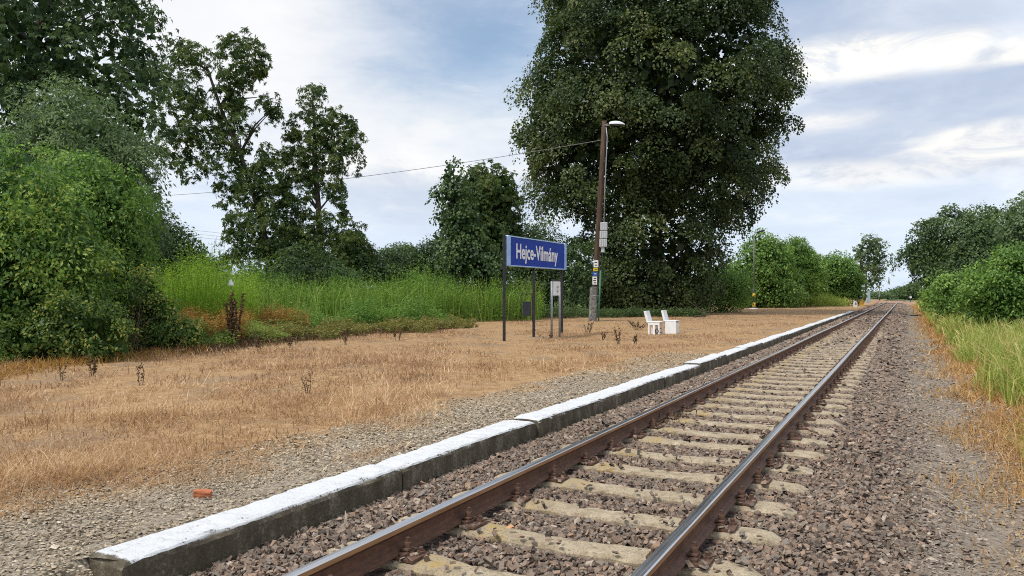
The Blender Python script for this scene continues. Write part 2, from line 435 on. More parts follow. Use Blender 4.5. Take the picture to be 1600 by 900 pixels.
def fastening(mb, off=(0, 0, 0)):
    o = np.array(off, float)
    mb.box(o + (0, 0, 0.010), (0.36, 0.17, 0.020), ch=0.004)
    for sx in (-1, 1):
        mb.box(o + (sx * 0.088, 0, 0.026), (0.05, 0.14, 0.024), ch=0.003)
        mb.box(o + (sx * 0.076, 0, 0.050), (0.062, 0.065, 0.016), ch=0.003)
        mb.tube([o + (sx * 0.084, 0, 0.05), o + (sx * 0.084, 0, 0.115)], 0.013, 8)
        mb.tube([o + (sx * 0.084, 0, 0.060), o + (sx * 0.084, 0, 0.088)], 0.024, 6)
        mb.tube([o + (sx * 0.145, 0.045 * sx, 0.018), o + (sx * 0.145, 0.045 * sx, 0.034)], 0.026, 8)
        mb.tube([o + (sx * 0.145, 0.045 * sx, 0.034), o + (sx * 0.145, 0.045 * sx, 0.055)], 0.016, 4)
    return mb


SP, S0 = 0.69, 3.64
sl_meshes = [sleeper_mesh(q) for q in range(6)]
fmesh = fastening(MB()).build('rail_fastening', M_fast, link=False, local=True).data
rg = np.random.default_rng(11)
SLY = []
far = MB()
for i in range(-4, 170):
    yy = S0 + i * SP + (rg.normal(0, 0.012)); SLY.append(yy)
    s_ = bpy.data.objects.new('sleeper', sl_meshes[i % 6]); COL.objects.link(s_); s_.parent = track
    s_.location = (rg.normal(0, 0.012), yy, 0); s_.rotation_euler = (0, 0, rg.normal(0, 0.006))
    for sx in (-1, 1):
        if yy < 30:
            f_ = bpy.data.objects.new('rail_fastening', fmesh); COL.objects.link(f_); f_.parent = s_
            f_.location = (sx * 0.7525 - s_.location.x, 0, 0.0); f_.rotation_euler = (0, 0, rg.normal(0, 0.03))
        elif yy < 75:
            far.box((sx * 0.7525, yy, 0.012), (0.34, 0.16, 0.024))
            for q in (-1, 1): far.box((sx * 0.7525 + q * 0.09, yy, 0.055), (0.05, 0.06, 0.09))
tag(far.build('rail_fastening', M_fast, track), kind='stuff')
SLY = np.array(SLY)

# ------------------------------------------------------------------ ballast, gravel
PAL = [(0.065, 0.054, 0.047), (0.145, 0.113, 0.091), (0.215, 0.155, 0.117), (0.190, 0.170, 0.148), (0.30, 0.208, 0.150), (0.40, 0.345, 0.285)]


def stonemat(name, cols):
    n = mat(name, None, 0.85, 0, 0.3)
    a = n.new('ShaderNodeAttribute', attribute_name='rnd').outputs['Fac']; m = len(cols) - 1
    gp = n.new('ShaderNodeNewGeometry').outputs['Position']
    c = n.ramp(a, [(i / m, q) for i, q in enumerate(cols)])
    nn = n.noise(gp, 90, 5, 0.7)
    c = n.mix(1.0, c, n.ramp(nn, [(0.3, (0.72, 0.7, 0.7)), (0.7, (1.3, 1.27, 1.22))]), 'MULTIPLY')
    n.put(n.p.inputs['Base Color'], c)
    bump(n, nn, 0.3, 0.006)
    return n.mat


CUBE = np.array([[x, y, z] for x in (-1, 1) for y in (-1, 1) for z in (-1, 1)], float)
CF = np.array([(0, 1, 3, 2), (4, 6, 7, 5), (0, 4, 5, 1), (2, 3, 7, 6), (0, 2, 6, 4), (1, 5, 7, 3)])
OCT = np.array([[1, 0, 0], [-1, 0, 0], [0, 1, 0], [0, -1, 0], [0, 0, 1], [0, 0, -1]], float)
OF = np.array([(0, 2, 4), (2, 1, 4), (1, 3, 4), (3, 0, 4), (2, 0, 5), (1, 2, 5), (3, 1, 5), (0, 3, 5)])


def stones(name, P, size, rng, material, octa=False, flat=0.62):
    m = len(P); base, bf = (OCT, OF) if octa else (CUBE, CF)
    if octa == 2: bf = OF[:4]; base = OCT[:5]
    if not octa: bf = CF[[0, 1, 2, 3, 5]]
    jit = 0.25 if octa else 0.42; tilt = 0.12 if octa == 2 else 0.32
    v = base[None] * (1 + rng.uniform(-jit, jit, (m, len(base), 3)))
    v = v * np.stack([rng.uniform(0.75, 1.35, m), rng.uniform(0.6, 1.0, m), rng.uniform(0.26, 0.6, m) * flat / 0.62], -1)[:, None]
    v = v * (size * (0.5 if octa else 0.36))[:, None, None]
    q = nrm(rng.normal(0, 1, (m, 4)) * np.array([1.0, tilt, tilt, 1.0]))
    w0, x, y, z = q.T
    Rm = np.stack([1 - 2 * (y * y + z * z), 2 * (x * y - z * w0), 2 * (x * z + y * w0), 2 * (x * y + z * w0), 1 - 2 * (x * x + z * z), 2 * (y * z - x * w0), 2 * (x * z - y * w0), 2 * (y * z + x * w0), 1 - 2 * (x * x + y * y)], -1).reshape(m, 3, 3)
    v = np.einsum('nij,nkj->nki', Rm, v) + P[:, None]
    f = (bf[None] + (np.arange(m) * len(base))[:, None, None]).reshape(-1, bf.shape[1])
    rnd = np.repeat(np.clip(rng.beta(1.6, 1.7, m), 0, 1), len(bf))
    return mesh_np(name, v.reshape(-1, 3), [f], material, rnd=rnd)


rg = np.random.default_rng(21)
PB, SB = [], []
for (y0, y1, dens, sz) in ((1.2, 7.5, 1650, 0.039), (7.5, 15, 760, 0.050), (15, 26, 240, 0.072), (26, 45, 62, 0.11), (45, 118, 26, 0.17)):
    m = int(dens * (y1 - y0) * 4.6)
    u = rg.uniform(-1.72, 2.75, m); s = rg.uniform(y0, y1, m)
    z = zf(u, s)
    ds = np.min(np.abs(s[:, None] - SLY[None]), 1) if m < 40000 else np.array([np.min(np.abs(q - SLY)) for q in s])
    on = (ds < 0.125) & (np.abs(u) < 1.2)
    edge = (ds < 0.155) & (np.abs(u) < 1.22)
    inner = on & (np.abs(u) < 0.5)
    # stones pile round the rail seats and sleeper ends and leave the sleeper tops mostly bare
    keep = ~on | (rg.random(m) < np.where(np.abs(np.abs(u) - 0.7525) < 0.17, 0.26, np.where(ds > 0.105, 0.10, 0.02)))
    keep &= (np.abs(np.abs(u) - 0.7525) > 0.085)
    fade = np.clip((1.98 - u + 0.12 * np.sin(s * 1.3) + rg.normal(0, 0.2, m)) / 0.45, 0, 1)
    keep &= rg.random(m) < fade
    size = sz * rg.lognormal(0, 0.26, m) * np.where(u > 1.9, 0.8, 1.0)
    z = z + rg.uniform(-0.004, 0.022, m) + np.where(edge & ~on, -0.02, 0)
    z = np.where(on, 0.012 + rg.uniform(0, 0.01, m), z)
    keep &= z < 0.09
    P = np.stack([u, s, z], -1); kp = keep & inview(P)
    PB.append(P[kp]); SB.append(size[kp])
M_stone = stonemat('ballast_stone', PAL)
PB1, SB1 = np.concatenate(PB), np.concatenate(SB); nr = PB1[:, 1] < 9.0
tag(stones('ballast', PB1[nr], SB1[nr], rg, M_stone), 'reddish brown crushed stone ballast around the near sleepers', 'ballast', kind='stuff')
tag(stones('ballast', PB1[~nr], SB1[~nr] * 1.05, rg, M_stone, octa=2, flat=0.8), 'reddish brown crushed stone ballast of the track farther off', 'ballast', kind='stuff')

PAL2 = [(0.09, 0.07, 0.05), (0.22, 0.175, 0.12), (0.33, 0.27, 0.19), (0.42, 0.36, 0.27), (0.56, 0.50, 0.40)]
PG, SG = [], []
for (y0, y1, u0, u1, dens, sz) in ((0.8, 2.56, -2.05, -1.5, 2000, 0.024), (0.8, 4.5, -5.0, -2.05, 2000, 0.023), (4.5, 9, -3.6, -2.05, 1600, 0.026), (9, 18, -3.4, -2.05, 600, 0.03)):
    m = int(dens * (y1 - y0) * (u1 - u0)); u = rg.uniform(u0, u1, m); s = rg.uniform(y0, y1, m)
    P = np.stack([u, s, zf(u, s) + rg.uniform(0, 0.008, m)], -1); kp = inview(P) & ((u > -3.5 + rg.normal(0, 0.2, m)) | (s < 3.4))
    PG.append(P[kp]); SG.append((sz * rg.lognormal(0, 0.3, m))[kp])
tag(stones('gravel', np.concatenate(PG), np.concatenate(SG), rg, stonemat('pale_pebble', PAL2), octa=2), 'pale grey gravel strip behind the whitewashed kerb', 'gravel', kind='stuff')
PAL3 = [(0.07, 0.056, 0.046), (0.19, 0.155, 0.125), (0.29, 0.245, 0.20), (0.44, 0.38, 0.315)]
PG, SG = [], []
for (y0, y1, dens, sz) in ((1.0, 6, 1500, 0.024), (6, 14, 700, 0.03), (14, 30, 200, 0.045)):
    m = int(dens * (y1 - y0) * 1.5); u = rg.uniform(1.75, 3.3, m); s = rg.uniform(y0, y1, m)
    P = np.stack([u, s, zf(u, s) + rg.uniform(0, 0.008, m)], -1); kp = inview(P)
    PG.append(P[kp]); SG.append((sz * rg.lognormal(0, 0.3, m))[kp])
tag(stones('gravel', np.concatenate(PG), np.concatenate(SG), rg, stonemat('grey_pebble', PAL3), octa=2), 'fine grey gravel of the cess path on the right', 'gravel', kind='stuff')

# ------------------------------------------------------------------ whitewashed platform edge
n = mat('whitewashed_kerb', None, 0.85, 0, 0.25)
oc = n.new('ShaderNodeTexCoord').outputs['Object']; ge = n.new('ShaderNodeNewGeometry'); gp = ge.outputs['Position']
nzv = n.sep(ge.outputs['Normal'])[2]; zo = n.sep(gp)[2]
a = n.noise(gp, 7, 8, 0.7); b = n.noise(gp, 45, 5, 0.7); d = n.noise(n.vm('MULTIPLY', gp, (3, 3, 1.6)), 2.2, 8, 0.65)
conc = n.ramp(n.m('ADD', n.m('MULTIPLY', d, 0.6), n.m('MULTIPLY', b, 0.4)), [(0.32, (0.055, 0.045, 0.031)), (0.5, (0.115, 0.096, 0.066)), (0.66, (0.30, 0.265, 0.205))])
conc = n.mix(n.step(a, 0.55, 0.72, 0, 0.5), conc, (0.075, 0.075, 0.03))
wh = n.ramp(n.m('ADD', n.m('MULTIPLY', a, 0.5), n.m('MULTIPLY', b, 0.5)), [(0.33, (0.42, 0.43, 0.44)), (0.47, (0.59, 0.605, 0.62)), (0.7, (0.66, 0.67, 0.68))])
pm = n.step(n.m('ADD', n.m('ADD', nzv, n.m('MULTIPLY', n.m('SUBTRACT', b, 0.5), 0.9)), n.m('MULTIPLY', n.m('SUBTRACT', a, 0.5), 0.5)), 0.5, 0.62)
chip = n.m('MAXIMUM', n.m('MULTIPLY', n.step(b, 0.40, 0.34), n.step(a, 0.50, 0.40)), n.m('MULTIPLY', n.step(b, 0.47, 0.40), n.step(a, 0.38, 0.32)))
pm = n.m('MULTIPLY', pm, n.m('SUBTRACT', 1.0, chip)); pm = n.m('MULTIPLY', pm, n.step(zo, 0.085, 0.112)); pm = n.m('MULTIPLY', pm, n.step(n.m('ADD', n.sep(gp)[1], n.m('MULTIPLY', n.m('SUBTRACT', a, 0.5), 0.12)), 2.605, 2.625))
n.put(n.p.inputs['Base Color'], n.mix(pm, conc, wh))
bump(n, n.m('ADD', b, n.m('MULTIPLY', a, 1.2)), 0.5, 0.02)
M_kerb = n.mat
platform_edge = empty('platform_edge', (-1.88, 2.56, -0.1), 0, 'low whitewashed concrete platform edge beside the left rail', 'platform edge')
rg = np.random.default_rng(5)


def kerb_stone(y0, ln, ztop, dx_, first):
    ny = 46; ys = np.linspace(0.006, ln - 0.006, ny)
    pr = [(0.165, -0.20), (0.165, 0.0), (0.163, 0.085), (0.158, 0.112), (0.145, 0.125), (0.10, 0.131), (0.03, 0.133), (-0.05, 0.132), (-0.12, 0.130), (-0.150, 0.122), (-0.163, 0.105), (-0.165, 0.04), (-0.165, -0.20)]
    m_ = len(pr); v = []
    ew = np.convolve(rg.normal(0, 1, ny + 12), np.ones(5) / 5, 'same')[6:-6]; ew2 = np.convolve(rg.normal(0, 1, ny + 12), np.ones(5) / 5, 'same')[6:-6]
    chips = np.convolve(np.where(rg.random(ny) < 0.08, rg.uniform(0.0, 0.018, ny), 0), [0.5, 1, 0.5], 'same')
    for j, y in enumerate(ys):
        endr = min(j, ny - 1 - j); er = 0.012 if endr == 0 else (0.004 if endr == 1 else 0)
        for (x, z) in pr:
            top = z > 0.09
            xx = x + (0.019 * ew[j] - chips[j] if x > 0.14 else (0.024 * ew2[j] if x < -0.14 else 0)) * (1 if top else 0.0) 
            zz = z + (0.006 * ew[j] - (er if top else 0) + (rg.normal(0, 0.0022) if top else 0) - (chips[j] * 0.5 if x > 0.12 and top else 0))
            yy = y
            if first and j == 0: yy += abs(0.028 * math.sin(x * 75 + z * 4)) - 0.02
            v.append((-1.885 + dx_ + xx, y0 + yy, zz + ztop + 0.006 * math.sin(y * 2.1 + y0)))
    f = []
    for j in range(ny - 1):
        for i in range(m_ - 1): f.append((j * m_ + i, j * m_ + i + 1, (j + 1) * m_ + i + 1, (j + 1) * m_ + i))
    e0 = np.array([tuple(range(m_))[::-1]]); e1 = np.array([tuple((ny - 1) * m_ + q for q in range(m_))])
    return mesh_np('kerb_stone', v, [np.array(f)[:, ::-1], e0[:, ::-1], e1[:, ::-1]], M_kerb, platform_edge)


yk = 2.58
for i in range(25):
    ln = 2.5 if i else 2.47
    kerb_stone(yk, ln, rg.normal(0, 0.010), rg.normal(0, 0.012), i == 0); yk += ln + rg.uniform(0.004, 0.012)
YK_END = yk

# ------------------------------------------------------------------ vegetation generators
M_bark = worn('bark_brown', (0.035, 0.028, 0.022), (0.11, 0.09, 0.07), 6, 0.95, bs=0.8, bd=0.05)
LM = {
    'linden': leafmat('linden_leaf', [(0.024, 0.042, 0.017), (0.048, 0.080, 0.026), (0.085, 0.122, 0.038), (0.19, 0.215, 0.065)], 0.3),
    'chestnut': leafmat('chestnut_leaf', [(0.028, 0.056, 0.018), (0.060, 0.105, 0.028), (0.105, 0.158, 0.038), (0.19, 0.225, 0.06)], 0.36),
    'dark': leafmat('dark_leaf', [(0.032, 0.064, 0.028), (0.059, 0.107, 0.044), (0.109, 0.174, 0.059), (0.168, 0.238, 0.084)], 0.30),
    'mid': leafmat('mid_leaf', [(0.058, 0.123, 0.032), (0.113, 0.214, 0.049), (0.192, 0.327, 0.072), (0.316, 0.450, 0.113)], 0.38),
    'greyg': leafmat('grey_green_leaf', [(0.068, 0.114, 0.055), (0.118, 0.186, 0.088), (0.186, 0.264, 0.128), (0.274, 0.353, 0.167)], 0.36),
    'lime': leafmat('lime_leaf', [(0.046, 0.100, 0.030), (0.113, 0.219, 0.051), (0.219, 0.365, 0.084), (0.518, 0.583, 0.138)], 0.4),
    'yellowing': leafmat('yellowing_leaf', [(0.040, 0.081, 0.023), (0.090, 0.161, 0.039), (0.155, 0.236, 0.055), (0.414, 0.391, 0.081)], 0.38),
    'poplar': leafmat('poplar_leaf', [(0.053, 0.090, 0.045), (0.105, 0.158, 0.075), (0.173, 0.232, 0.112), (0.285, 0.345, 0.180)], 0.33),
}


def blobs_world(blobs, D):
    C, Rr = [], []
    for b in blobs:
        px, py, rx, ry = b[:4]; off = b[4] if len(b) > 4 else 0.0; rd = b[5] if len(b) > 5 else rx * D / F * 0.9
        C.append(W(px, py, D) + FW * off); Rr.append((rx * D / F, rd, ry * D / F))
    return np.array(C), np.array(Rr)


def clumps(rng, C, Rr, nc, deep=0.22, stray=0.12):
    k_ = len(C); pr = (Rr[:, 0] * Rr[:, 2] + Rr[:, 0] * Rr[:, 1] + Rr[:, 1] * Rr[:, 2]); pr = pr / pr.sum()
    m = nc * 3
    b = rng.choice(k_, m, p=pr); d = nrm(rng.normal(0, 1, (m, 3)))
    rr = np.where(rng.random(m) < deep, rng.uniform(0.35, 0.9, m), 1.02 - np.abs(rng.normal(0, 0.13, m)))
    rr = np.where(rng.random(m) < stray, rng.uniform(1.02, 1.30, m), rr)
    loc = d * rr[:, None] * Rr[b]
    P = C[b] + loc[:, :1] * RT + loc[:, 1:2] * FW + loc[:, 2:] * UP
    ln = d / Rr[b]; O = nrm(ln[:, :1] * RT + ln[:, 1:2] * FW + ln[:, 2:] * UP)
    mn = np.full(m, 9.0)
    for j in range(k_):
        q = P - C[j]; r = np.sqrt((q @ RT / Rr[j, 0]) ** 2 + (q @ FW / Rr[j, 1]) ** 2 + (q[:, 2] / Rr[j, 2]) ** 2)
        mn = np.where(b == j, mn, np.minimum(mn, r))
    ok = (mn > 0.8) | (rng.random(m) < 0.22)
    return P[ok][:nc], O[ok][:nc]


def leaves(rng, P, O, nl, cr, L, wd, droop=0.35, upw=0.6, palm=0, dome=0.45, bias=None):
    m = len(P)
    a = nrm(0.7 * O + upw * UP + 0.28 * rng.normal(0, 1, (m, 3)))
    ref = nrm(rng.normal(0, 1, (m, 3))); t1 = nrm(np.cross(a, ref)); t2 = np.cross(a, t1)
    cs = cr * rng.uniform(0.65, 1.3, m)
    r = np.sqrt(rng.random((m, nl))); th = rng.uniform(0, 2 * math.pi, (m, nl))
    e = np.cos(th)[..., None] * t1[:, None] + np.sin(th)[..., None] * t2[:, None]
    p = P[:, None] + cs[:, None, None] * r[..., None] * e + a[:, None] * (cs[:, None] * (dome * (1 - r * r) + 0.16 * rng.normal(0, 1, (m, nl))))[..., None]
    p[..., 2] -= cs[:, None] * droop * 0.5 * r * r
    d = nrm(0.8 * e + 0.1 * a[:, None] - droop * UP + 0.45 * rng.normal(0, 1, (m, nl, 3)))
    nn = nrm(a[:, None] * 0.75 + 0.45 * O[:, None] + 0.5 * rng.normal(0, 1, (m, nl, 3)))
    rn = 0.5 * np.broadcast_to(rng.random((m, 1)), (m, nl)) + 0.5 * rng.random((m, nl))
    rn = np.clip((rn - 0.5) * 1.25 + 0.5, 0, 1)
    if bias is not None: rn = np.clip(rn + bias[:, None], 0, 1)
    p = p.reshape(-1, 3); d = d.reshape(-1, 3); nn = nn.reshape(-1, 3); rn = rn.ravel()
    if palm:
        q = palm; sd_ = nrm(np.cross(nn, d)); nn = nrm(np.cross(d, sd_))
        an = np.linspace(-1.9, 1.9, q)[None] + rng.normal(0, 0.12, (len(p), q))
        dd = np.cos(an)[..., None] * d[:, None] + np.sin(an)[..., None] * sd_[:, None] - 0.55 * UP
        LL = (1 - 0.22 * np.abs(np.linspace(-1, 1, q)))[None] * np.ones((len(p), 1))
        p = np.repeat(p, q, 0); nn = np.repeat(nn, q, 0); rn = np.repeat(rn, q); d = nrm(dd.reshape(-1, 3)); lf = LL.ravel()
    else: lf = np.ones(len(p))
    s = nrm(np.cross(nn, d)); nn = np.cross(d, s); M = len(p)
    l = (L * lf * rng.uniform(0.7, 1.25, M))[:, None]; ww = l * (wd / L) * 0.5
    v = np.stack([p, p + d * l * 0.45 + s * ww + nn * l * 0.07, p + d * l - nn * l * 0.06, p + d * l * 0.45 - s * ww + nn * l * 0.07], 1)
    f = np.arange(M * 4).reshape(M, 4)
    return v.reshape(-1, 3), f, rn


SEED = [100]


def plant(name, label, cat, base, blobs, D, material, nc, nl, cr, L, wd, trunk=None, limbs=0, trunk_r=0.2, group=None, droop=0.35, upw=0.6, palm=0,
          deep=0.22, lump=0, lump_r=(0.18, 0.3), stems=0, dome=0.45, min_z=0.0, fill=None, stray=0.12):
    """a tree or shrub: base = (px, py or None) foot in the photograph, D metres ahead"""
    SEED[0] += 1; rng = np.random.default_rng(SEED[0])
    b = W(base, HY, D); b[2] = zf(b[0], b[1])
    root = empty(name, b, 0, label, cat, group)
    C, Rr = blobs_world(blobs, D)
    if lump:                                          # boughs that stand out of the main volume
        j = rng.choice(len(C), lump, p=Rr[:, 0] * Rr[:, 2] / (Rr[:, 0] * Rr[:, 2]).sum()); d = nrm(rng.normal(0, 1, (lump, 3)) + np.array([0, -0.3, 0]))
        loc = d * Rr[j] * rng.uniform(0.78, 0.98, (lump, 1)); c2 = C[j] + loc[:, :1] * RT + loc[:, 1:2] * FW + loc[:, 2:] * UP
        sc = rng.uniform(lump_r[0], lump_r[1], lump) * np.median(Rr[:, 0])
        C = np.concatenate([C, c2]); Rr = np.concatenate([Rr, np.stack([sc * 1.15, sc * 1.1, sc * 0.75], -1)])
    P, O = clumps(rng, C, Rr, nc, deep, stray)
    keep = P[:, 2] > zf(P[:, 0], P[:, 1]) + min_z
    P, O = P[keep], O[keep]
    vis = inview(P, 0.14, 0.2) & ((HY - (P[:, 2] - CAMZ) / ((P - CAM) @ FW) * F) > -190); P, O = P[vis], O[vis]
    v, f, rn = leaves(rng, P, O, nl, cr, L, wd, droop, upw, palm, dome)
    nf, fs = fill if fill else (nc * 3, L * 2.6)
    if nf:                                            # oversized filler leaves blocking sky; inner shade painted in the darkest leaf tones
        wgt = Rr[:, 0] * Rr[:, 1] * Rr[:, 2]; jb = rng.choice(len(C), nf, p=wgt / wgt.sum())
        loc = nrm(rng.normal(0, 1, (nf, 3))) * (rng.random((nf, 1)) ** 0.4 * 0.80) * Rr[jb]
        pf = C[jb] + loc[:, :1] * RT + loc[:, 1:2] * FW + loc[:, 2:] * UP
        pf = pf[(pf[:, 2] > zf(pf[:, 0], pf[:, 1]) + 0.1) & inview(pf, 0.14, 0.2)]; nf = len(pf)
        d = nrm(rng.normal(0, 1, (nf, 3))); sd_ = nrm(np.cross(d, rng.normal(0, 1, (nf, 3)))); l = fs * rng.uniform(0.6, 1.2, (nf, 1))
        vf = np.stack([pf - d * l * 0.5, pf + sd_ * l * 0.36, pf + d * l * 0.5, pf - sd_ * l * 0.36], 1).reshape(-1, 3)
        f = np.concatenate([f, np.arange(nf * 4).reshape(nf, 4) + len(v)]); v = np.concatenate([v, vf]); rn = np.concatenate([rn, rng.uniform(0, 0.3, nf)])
    lo = zf(v[:, 0], v[:, 1]) + 0.01
    v[:, 2] = np.maximum(v[:, 2], lo)
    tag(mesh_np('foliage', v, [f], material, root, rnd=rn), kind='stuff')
    mb = MB()
    if trunk:
        pts = [np.array(b) - (0, 0, 0.1)] + [W(x, y, D) + FW * (q[0] if q else 0) for (x, y, *q) in trunk]
        rr = np.linspace(trunk_r, trunk_r * 0.3, len(pts)); rr[0] *= 1.25
        mb.tube(pts, rr, 10)
        src = pts[max(1, len(pts) // 2):]
    else: src = [np.array(b) - (0, 0, 0.05)]
    for q in range(limbs + stems):
        jb = rng.integers(len(C)); c = C[jb] + rng.normal(0, 0.12, 3) * Rr[jb]; s0 = np.array(src[rng.integers(len(src))])
        if trunk:
            low = [q_ for q_ in src if q_[2] < c[2] - 0.3 * np.linalg.norm((q_ - c)[:2])]
            if not low: continue
            s0 = np.array(low[-1]); c = s0 + (c - s0) * 0.85
        if not trunk: s0 = s0 + RT * rng.normal(0, 0.35 * Rr[:, 0].mean()) + FW * rng.normal(0, 0.2)
        if c[2] < s0[2]: c[2] = s0[2] + 0.5
        mid = (s0 + c) / 2 + rng.normal(0, 0.06, 3) * np.linalg.norm(c - s0); mid[2] += 0.1 * np.linalg.norm(c - s0)
        r0 = trunk_r * rng.uniform(0.22, 0.42) if trunk else trunk_r * rng.uniform(0.5, 1.0)
        mb.tube([s0, mid, c], [r0, r0 * 0.65, r0 * 0.25], 6)
    if mb.n: mb.build('trunk' if trunk else 'stem', M_bark, root, smooth=True)
    return root


# --- the big linden
plant('linden_tree', 'huge dense dark green broadleaf tree behind the wooden lamp pole', 'tree', 1030, [
    (1028, 120, 188, 190), (1022, -20, 168, 110), (945, 230, 122, 140), (1100, 240, 112, 112), (1012, 380, 108, 92), (888, 190, 76, 96), (1158, 125, 74, 104), (1000, 440, 98, 46),
    (872, 300, 36, 44), (1118, 318, 44, 42), (1072, 425, 56, 52), (935, 425, 52, 56), (1000, 462, 90, 28)],
    52, LM['linden'], 840, 235, 1.12, 0.19, 0.15, trunk=[(1028, 440), (1025, 330), (1030, 200), (1030, 60)], limbs=14, trunk_r=0.55, lump=46, lump_r=(0.2, 0.32), droop=0.5, upw=0.85, deep=0.05, dome=0.55, fill=(12000, 0.6), stray=0.015)

# --- big tree at upper left
plant('chestnut_tree', 'tall dark tree rising out of the upper left corner of the picture', 'tree', 60, [
    (40, 60, 130, 110), (150, 110, 95, 75), (200, 60, 55, 45), (-60, 120, 120, 130), (190, 190, 60, 45), (90, 180, 100, 70), (110, -40, 130, 70), (225, 130, 42, 30), (130, 260, 90, 60)],
    33, LM['dark'], 430, 22, 0.85, 0.24, 0.085, trunk=[(50, 330), (40, 200), (55, 80), (70, -30)], limbs=12, trunk_r=0.36, palm=5, lump=26, lump_r=(0.2, 0.4), droop=0.6, deep=0.2)
# --- the two ragged chestnuts
plant('chestnut_tree', 'ragged chestnut tree with tall leaning limbs left of the dark forked one', 'tree', 425, [
    (298, 92, 30, 28), (375, 95, 36, 38), (357, 140, 22, 38), (398, 92, 20, 26), (285, 150, 34, 24), (305, 190, 36, 34), (262, 190, 16, 20), (266, 236, 20, 34), (300, 248, 22, 30), (330, 205, 22, 30),
    (348, 235, 26, 34), (378, 215, 20, 62), (411, 150, 8, 20), (426, 165, 12, 20), (350, 305, 12, 32), (385, 295, 28, 42), (420, 270, 26, 40), (400, 358, 44, 44), (440, 385, 44, 44), (370, 385, 26, 28), (430, 330, 30, 40)],
    44, LM['chestnut'], 720, 13, 0.36, 0.24, 0.07, trunk=[(420, 400), (405, 330), (375, 240), (345, 170), (325, 110)], limbs=16, trunk_r=0.22, palm=5, droop=0.8, deep=0.3, fill=(150, 0.4))
plant('chestnut_tree', 'ragged chestnut tree with a dark bare stretch of trunk at right of its twin', 'tree', 500, [
    (485, 150, 17, 20), (503, 142, 10, 10), (470, 190, 20, 22), (520, 186, 17, 20), (541, 192, 13, 11), (545, 216, 16, 18), (556, 246, 8, 16), (495, 212, 22, 30), (480, 252, 24, 30), (522, 244, 22, 24), (512, 282, 22, 24),
    (456, 232, 16, 34), (466, 300, 24, 40), (527, 302, 11, 14), (532, 332, 10, 12), (541, 375, 28, 34), (478, 380, 34, 46), (512, 350, 14, 30, -0.6), (505, 405, 46, 34), (548, 400, 36, 34), (562, 402, 14, 20), (520, 405, 34, 26), (455, 395, 30, 30)],
    45, LM['chestnut'], 560, 13, 0.35, 0.24, 0.07, trunk=[(500, 400), (498, 330), (492, 250), (490, 170)], limbs=12, trunk_r=0.26, palm=5, droop=0.8, deep=0.3, fill=(150, 0.4))
# --- tree behind the name sign and the aspen-like sapling in front of it
plant('round_tree', 'round topped dark tree standing behind the blue station sign', 'tree', 765, [
    (760, 300, 46, 44), (785, 330, 24, 50), (740, 345, 44, 50), (765, 390, 50, 50), (800, 370, 18, 34)],
    47, LM['chestnut'], 420, 12, 0.5, 0.24, 0.085, trunk=[(766, 390), (764, 330), (765, 290)], limbs=9, trunk_r=0.26, palm=5, droop=0.6)
plant('aspen_tree', 'young bright green tree with loose round leaves left of the station sign', 'tree', 722, [
    (705, 275, 16, 20), (688, 305, 16, 16), (715, 310, 26, 30), (725, 355, 34, 34), (700, 345, 20, 24), (730, 405, 48, 40), (760, 420, 40, 34), (710, 255, 8, 12)],
    41, LM['dark'], 300, 16, 0.42, 0.17, 0.14, trunk=[(722, 400), (718, 330), (708, 270)], limbs=8, trunk_r=0.1, droop=0.6, deep=0.3)

rng = np.random.default_rng(55); m = 5200; px = rng.uniform(-160, 1000, m); dd = rng.uniform(120, 150, m)
q = CAM + RT * ((px - CX) / F * dd)[:, None] + FW * dd[:, None]
hw = 3.0 + 0.9 * np.sin(px * 0.031) + 0.6 * np.sin(px * 0.083 + 1); q[:, 2] = 0.2 + hw * rng.random(m) ** 0.7
v, f, rn = leaves(rng, q, np.tile(-FW * 0.6 + UP * 0.6, (m, 1)), 5, 0.7, 0.75, 0.5)
tag(mesh_np('woods', v, [f], LM['dark'], rnd=rn), 'low dark strip of far woodland behind the shrubs', 'woods', kind='stuff')

# --- shrubs behind the weeds
i = 0
for (lab, bx, bl, D, mt) in (
    ('dark shrub with twiggy top just left of the ragged chestnut trees', 290, [(265, 400, 46, 40), (318, 428, 34, 20), (240, 370, 26, 34)], 34, 'dark'),
    ('broad dark shrub filling the gap under the ragged chestnut trees', 460, [(420, 440, 60, 30), (500, 435, 70, 28), (470, 415, 40, 28)], 42, 'dark'),
    ('small dark shrub at the right foot of the ragged chestnut trees', 560, [(560, 415, 34, 30), (590, 432, 30, 20), (545, 395, 16, 30)], 46, 'dark'),
    ('spiky open shrub under the pale gap of sky', 622, [(622, 412, 26, 28), (640, 430, 34, 26)], 50, 'greyg'),
    ('dense dark shrub left of the young aspen tree', 680, [(680, 415, 46, 36), (660, 430, 40, 24), (705, 405, 30, 32)], 48, 'dark'),
    ('pale green shrub peeping out between sign and huge tree', 825, [(825, 385, 22, 32), (840, 420, 30, 40)], 50, 'greyg'),
    ('dark shrub in the shade behind the litter bin', 870, [(860, 440, 50, 46), (815, 450, 44, 36), (900, 430, 40, 56), (850, 400, 40, 44)], 47, 'dark'),
    ('leafy shrub under the right edge of the huge tree', 1125, [(1120, 450, 36, 34), (1150, 455, 26, 26), (1095, 470, 30, 18)], 56, 'mid'),
):
    plant('wild_shrub', lab, 'shrub', bx, bl, D, LM[mt], 190, 62, 0.58, 0.15, 0.085, stems=7, trunk_r=0.05, group='shrubs behind the weeds', lump=8, droop=0.25, upw=0.8)

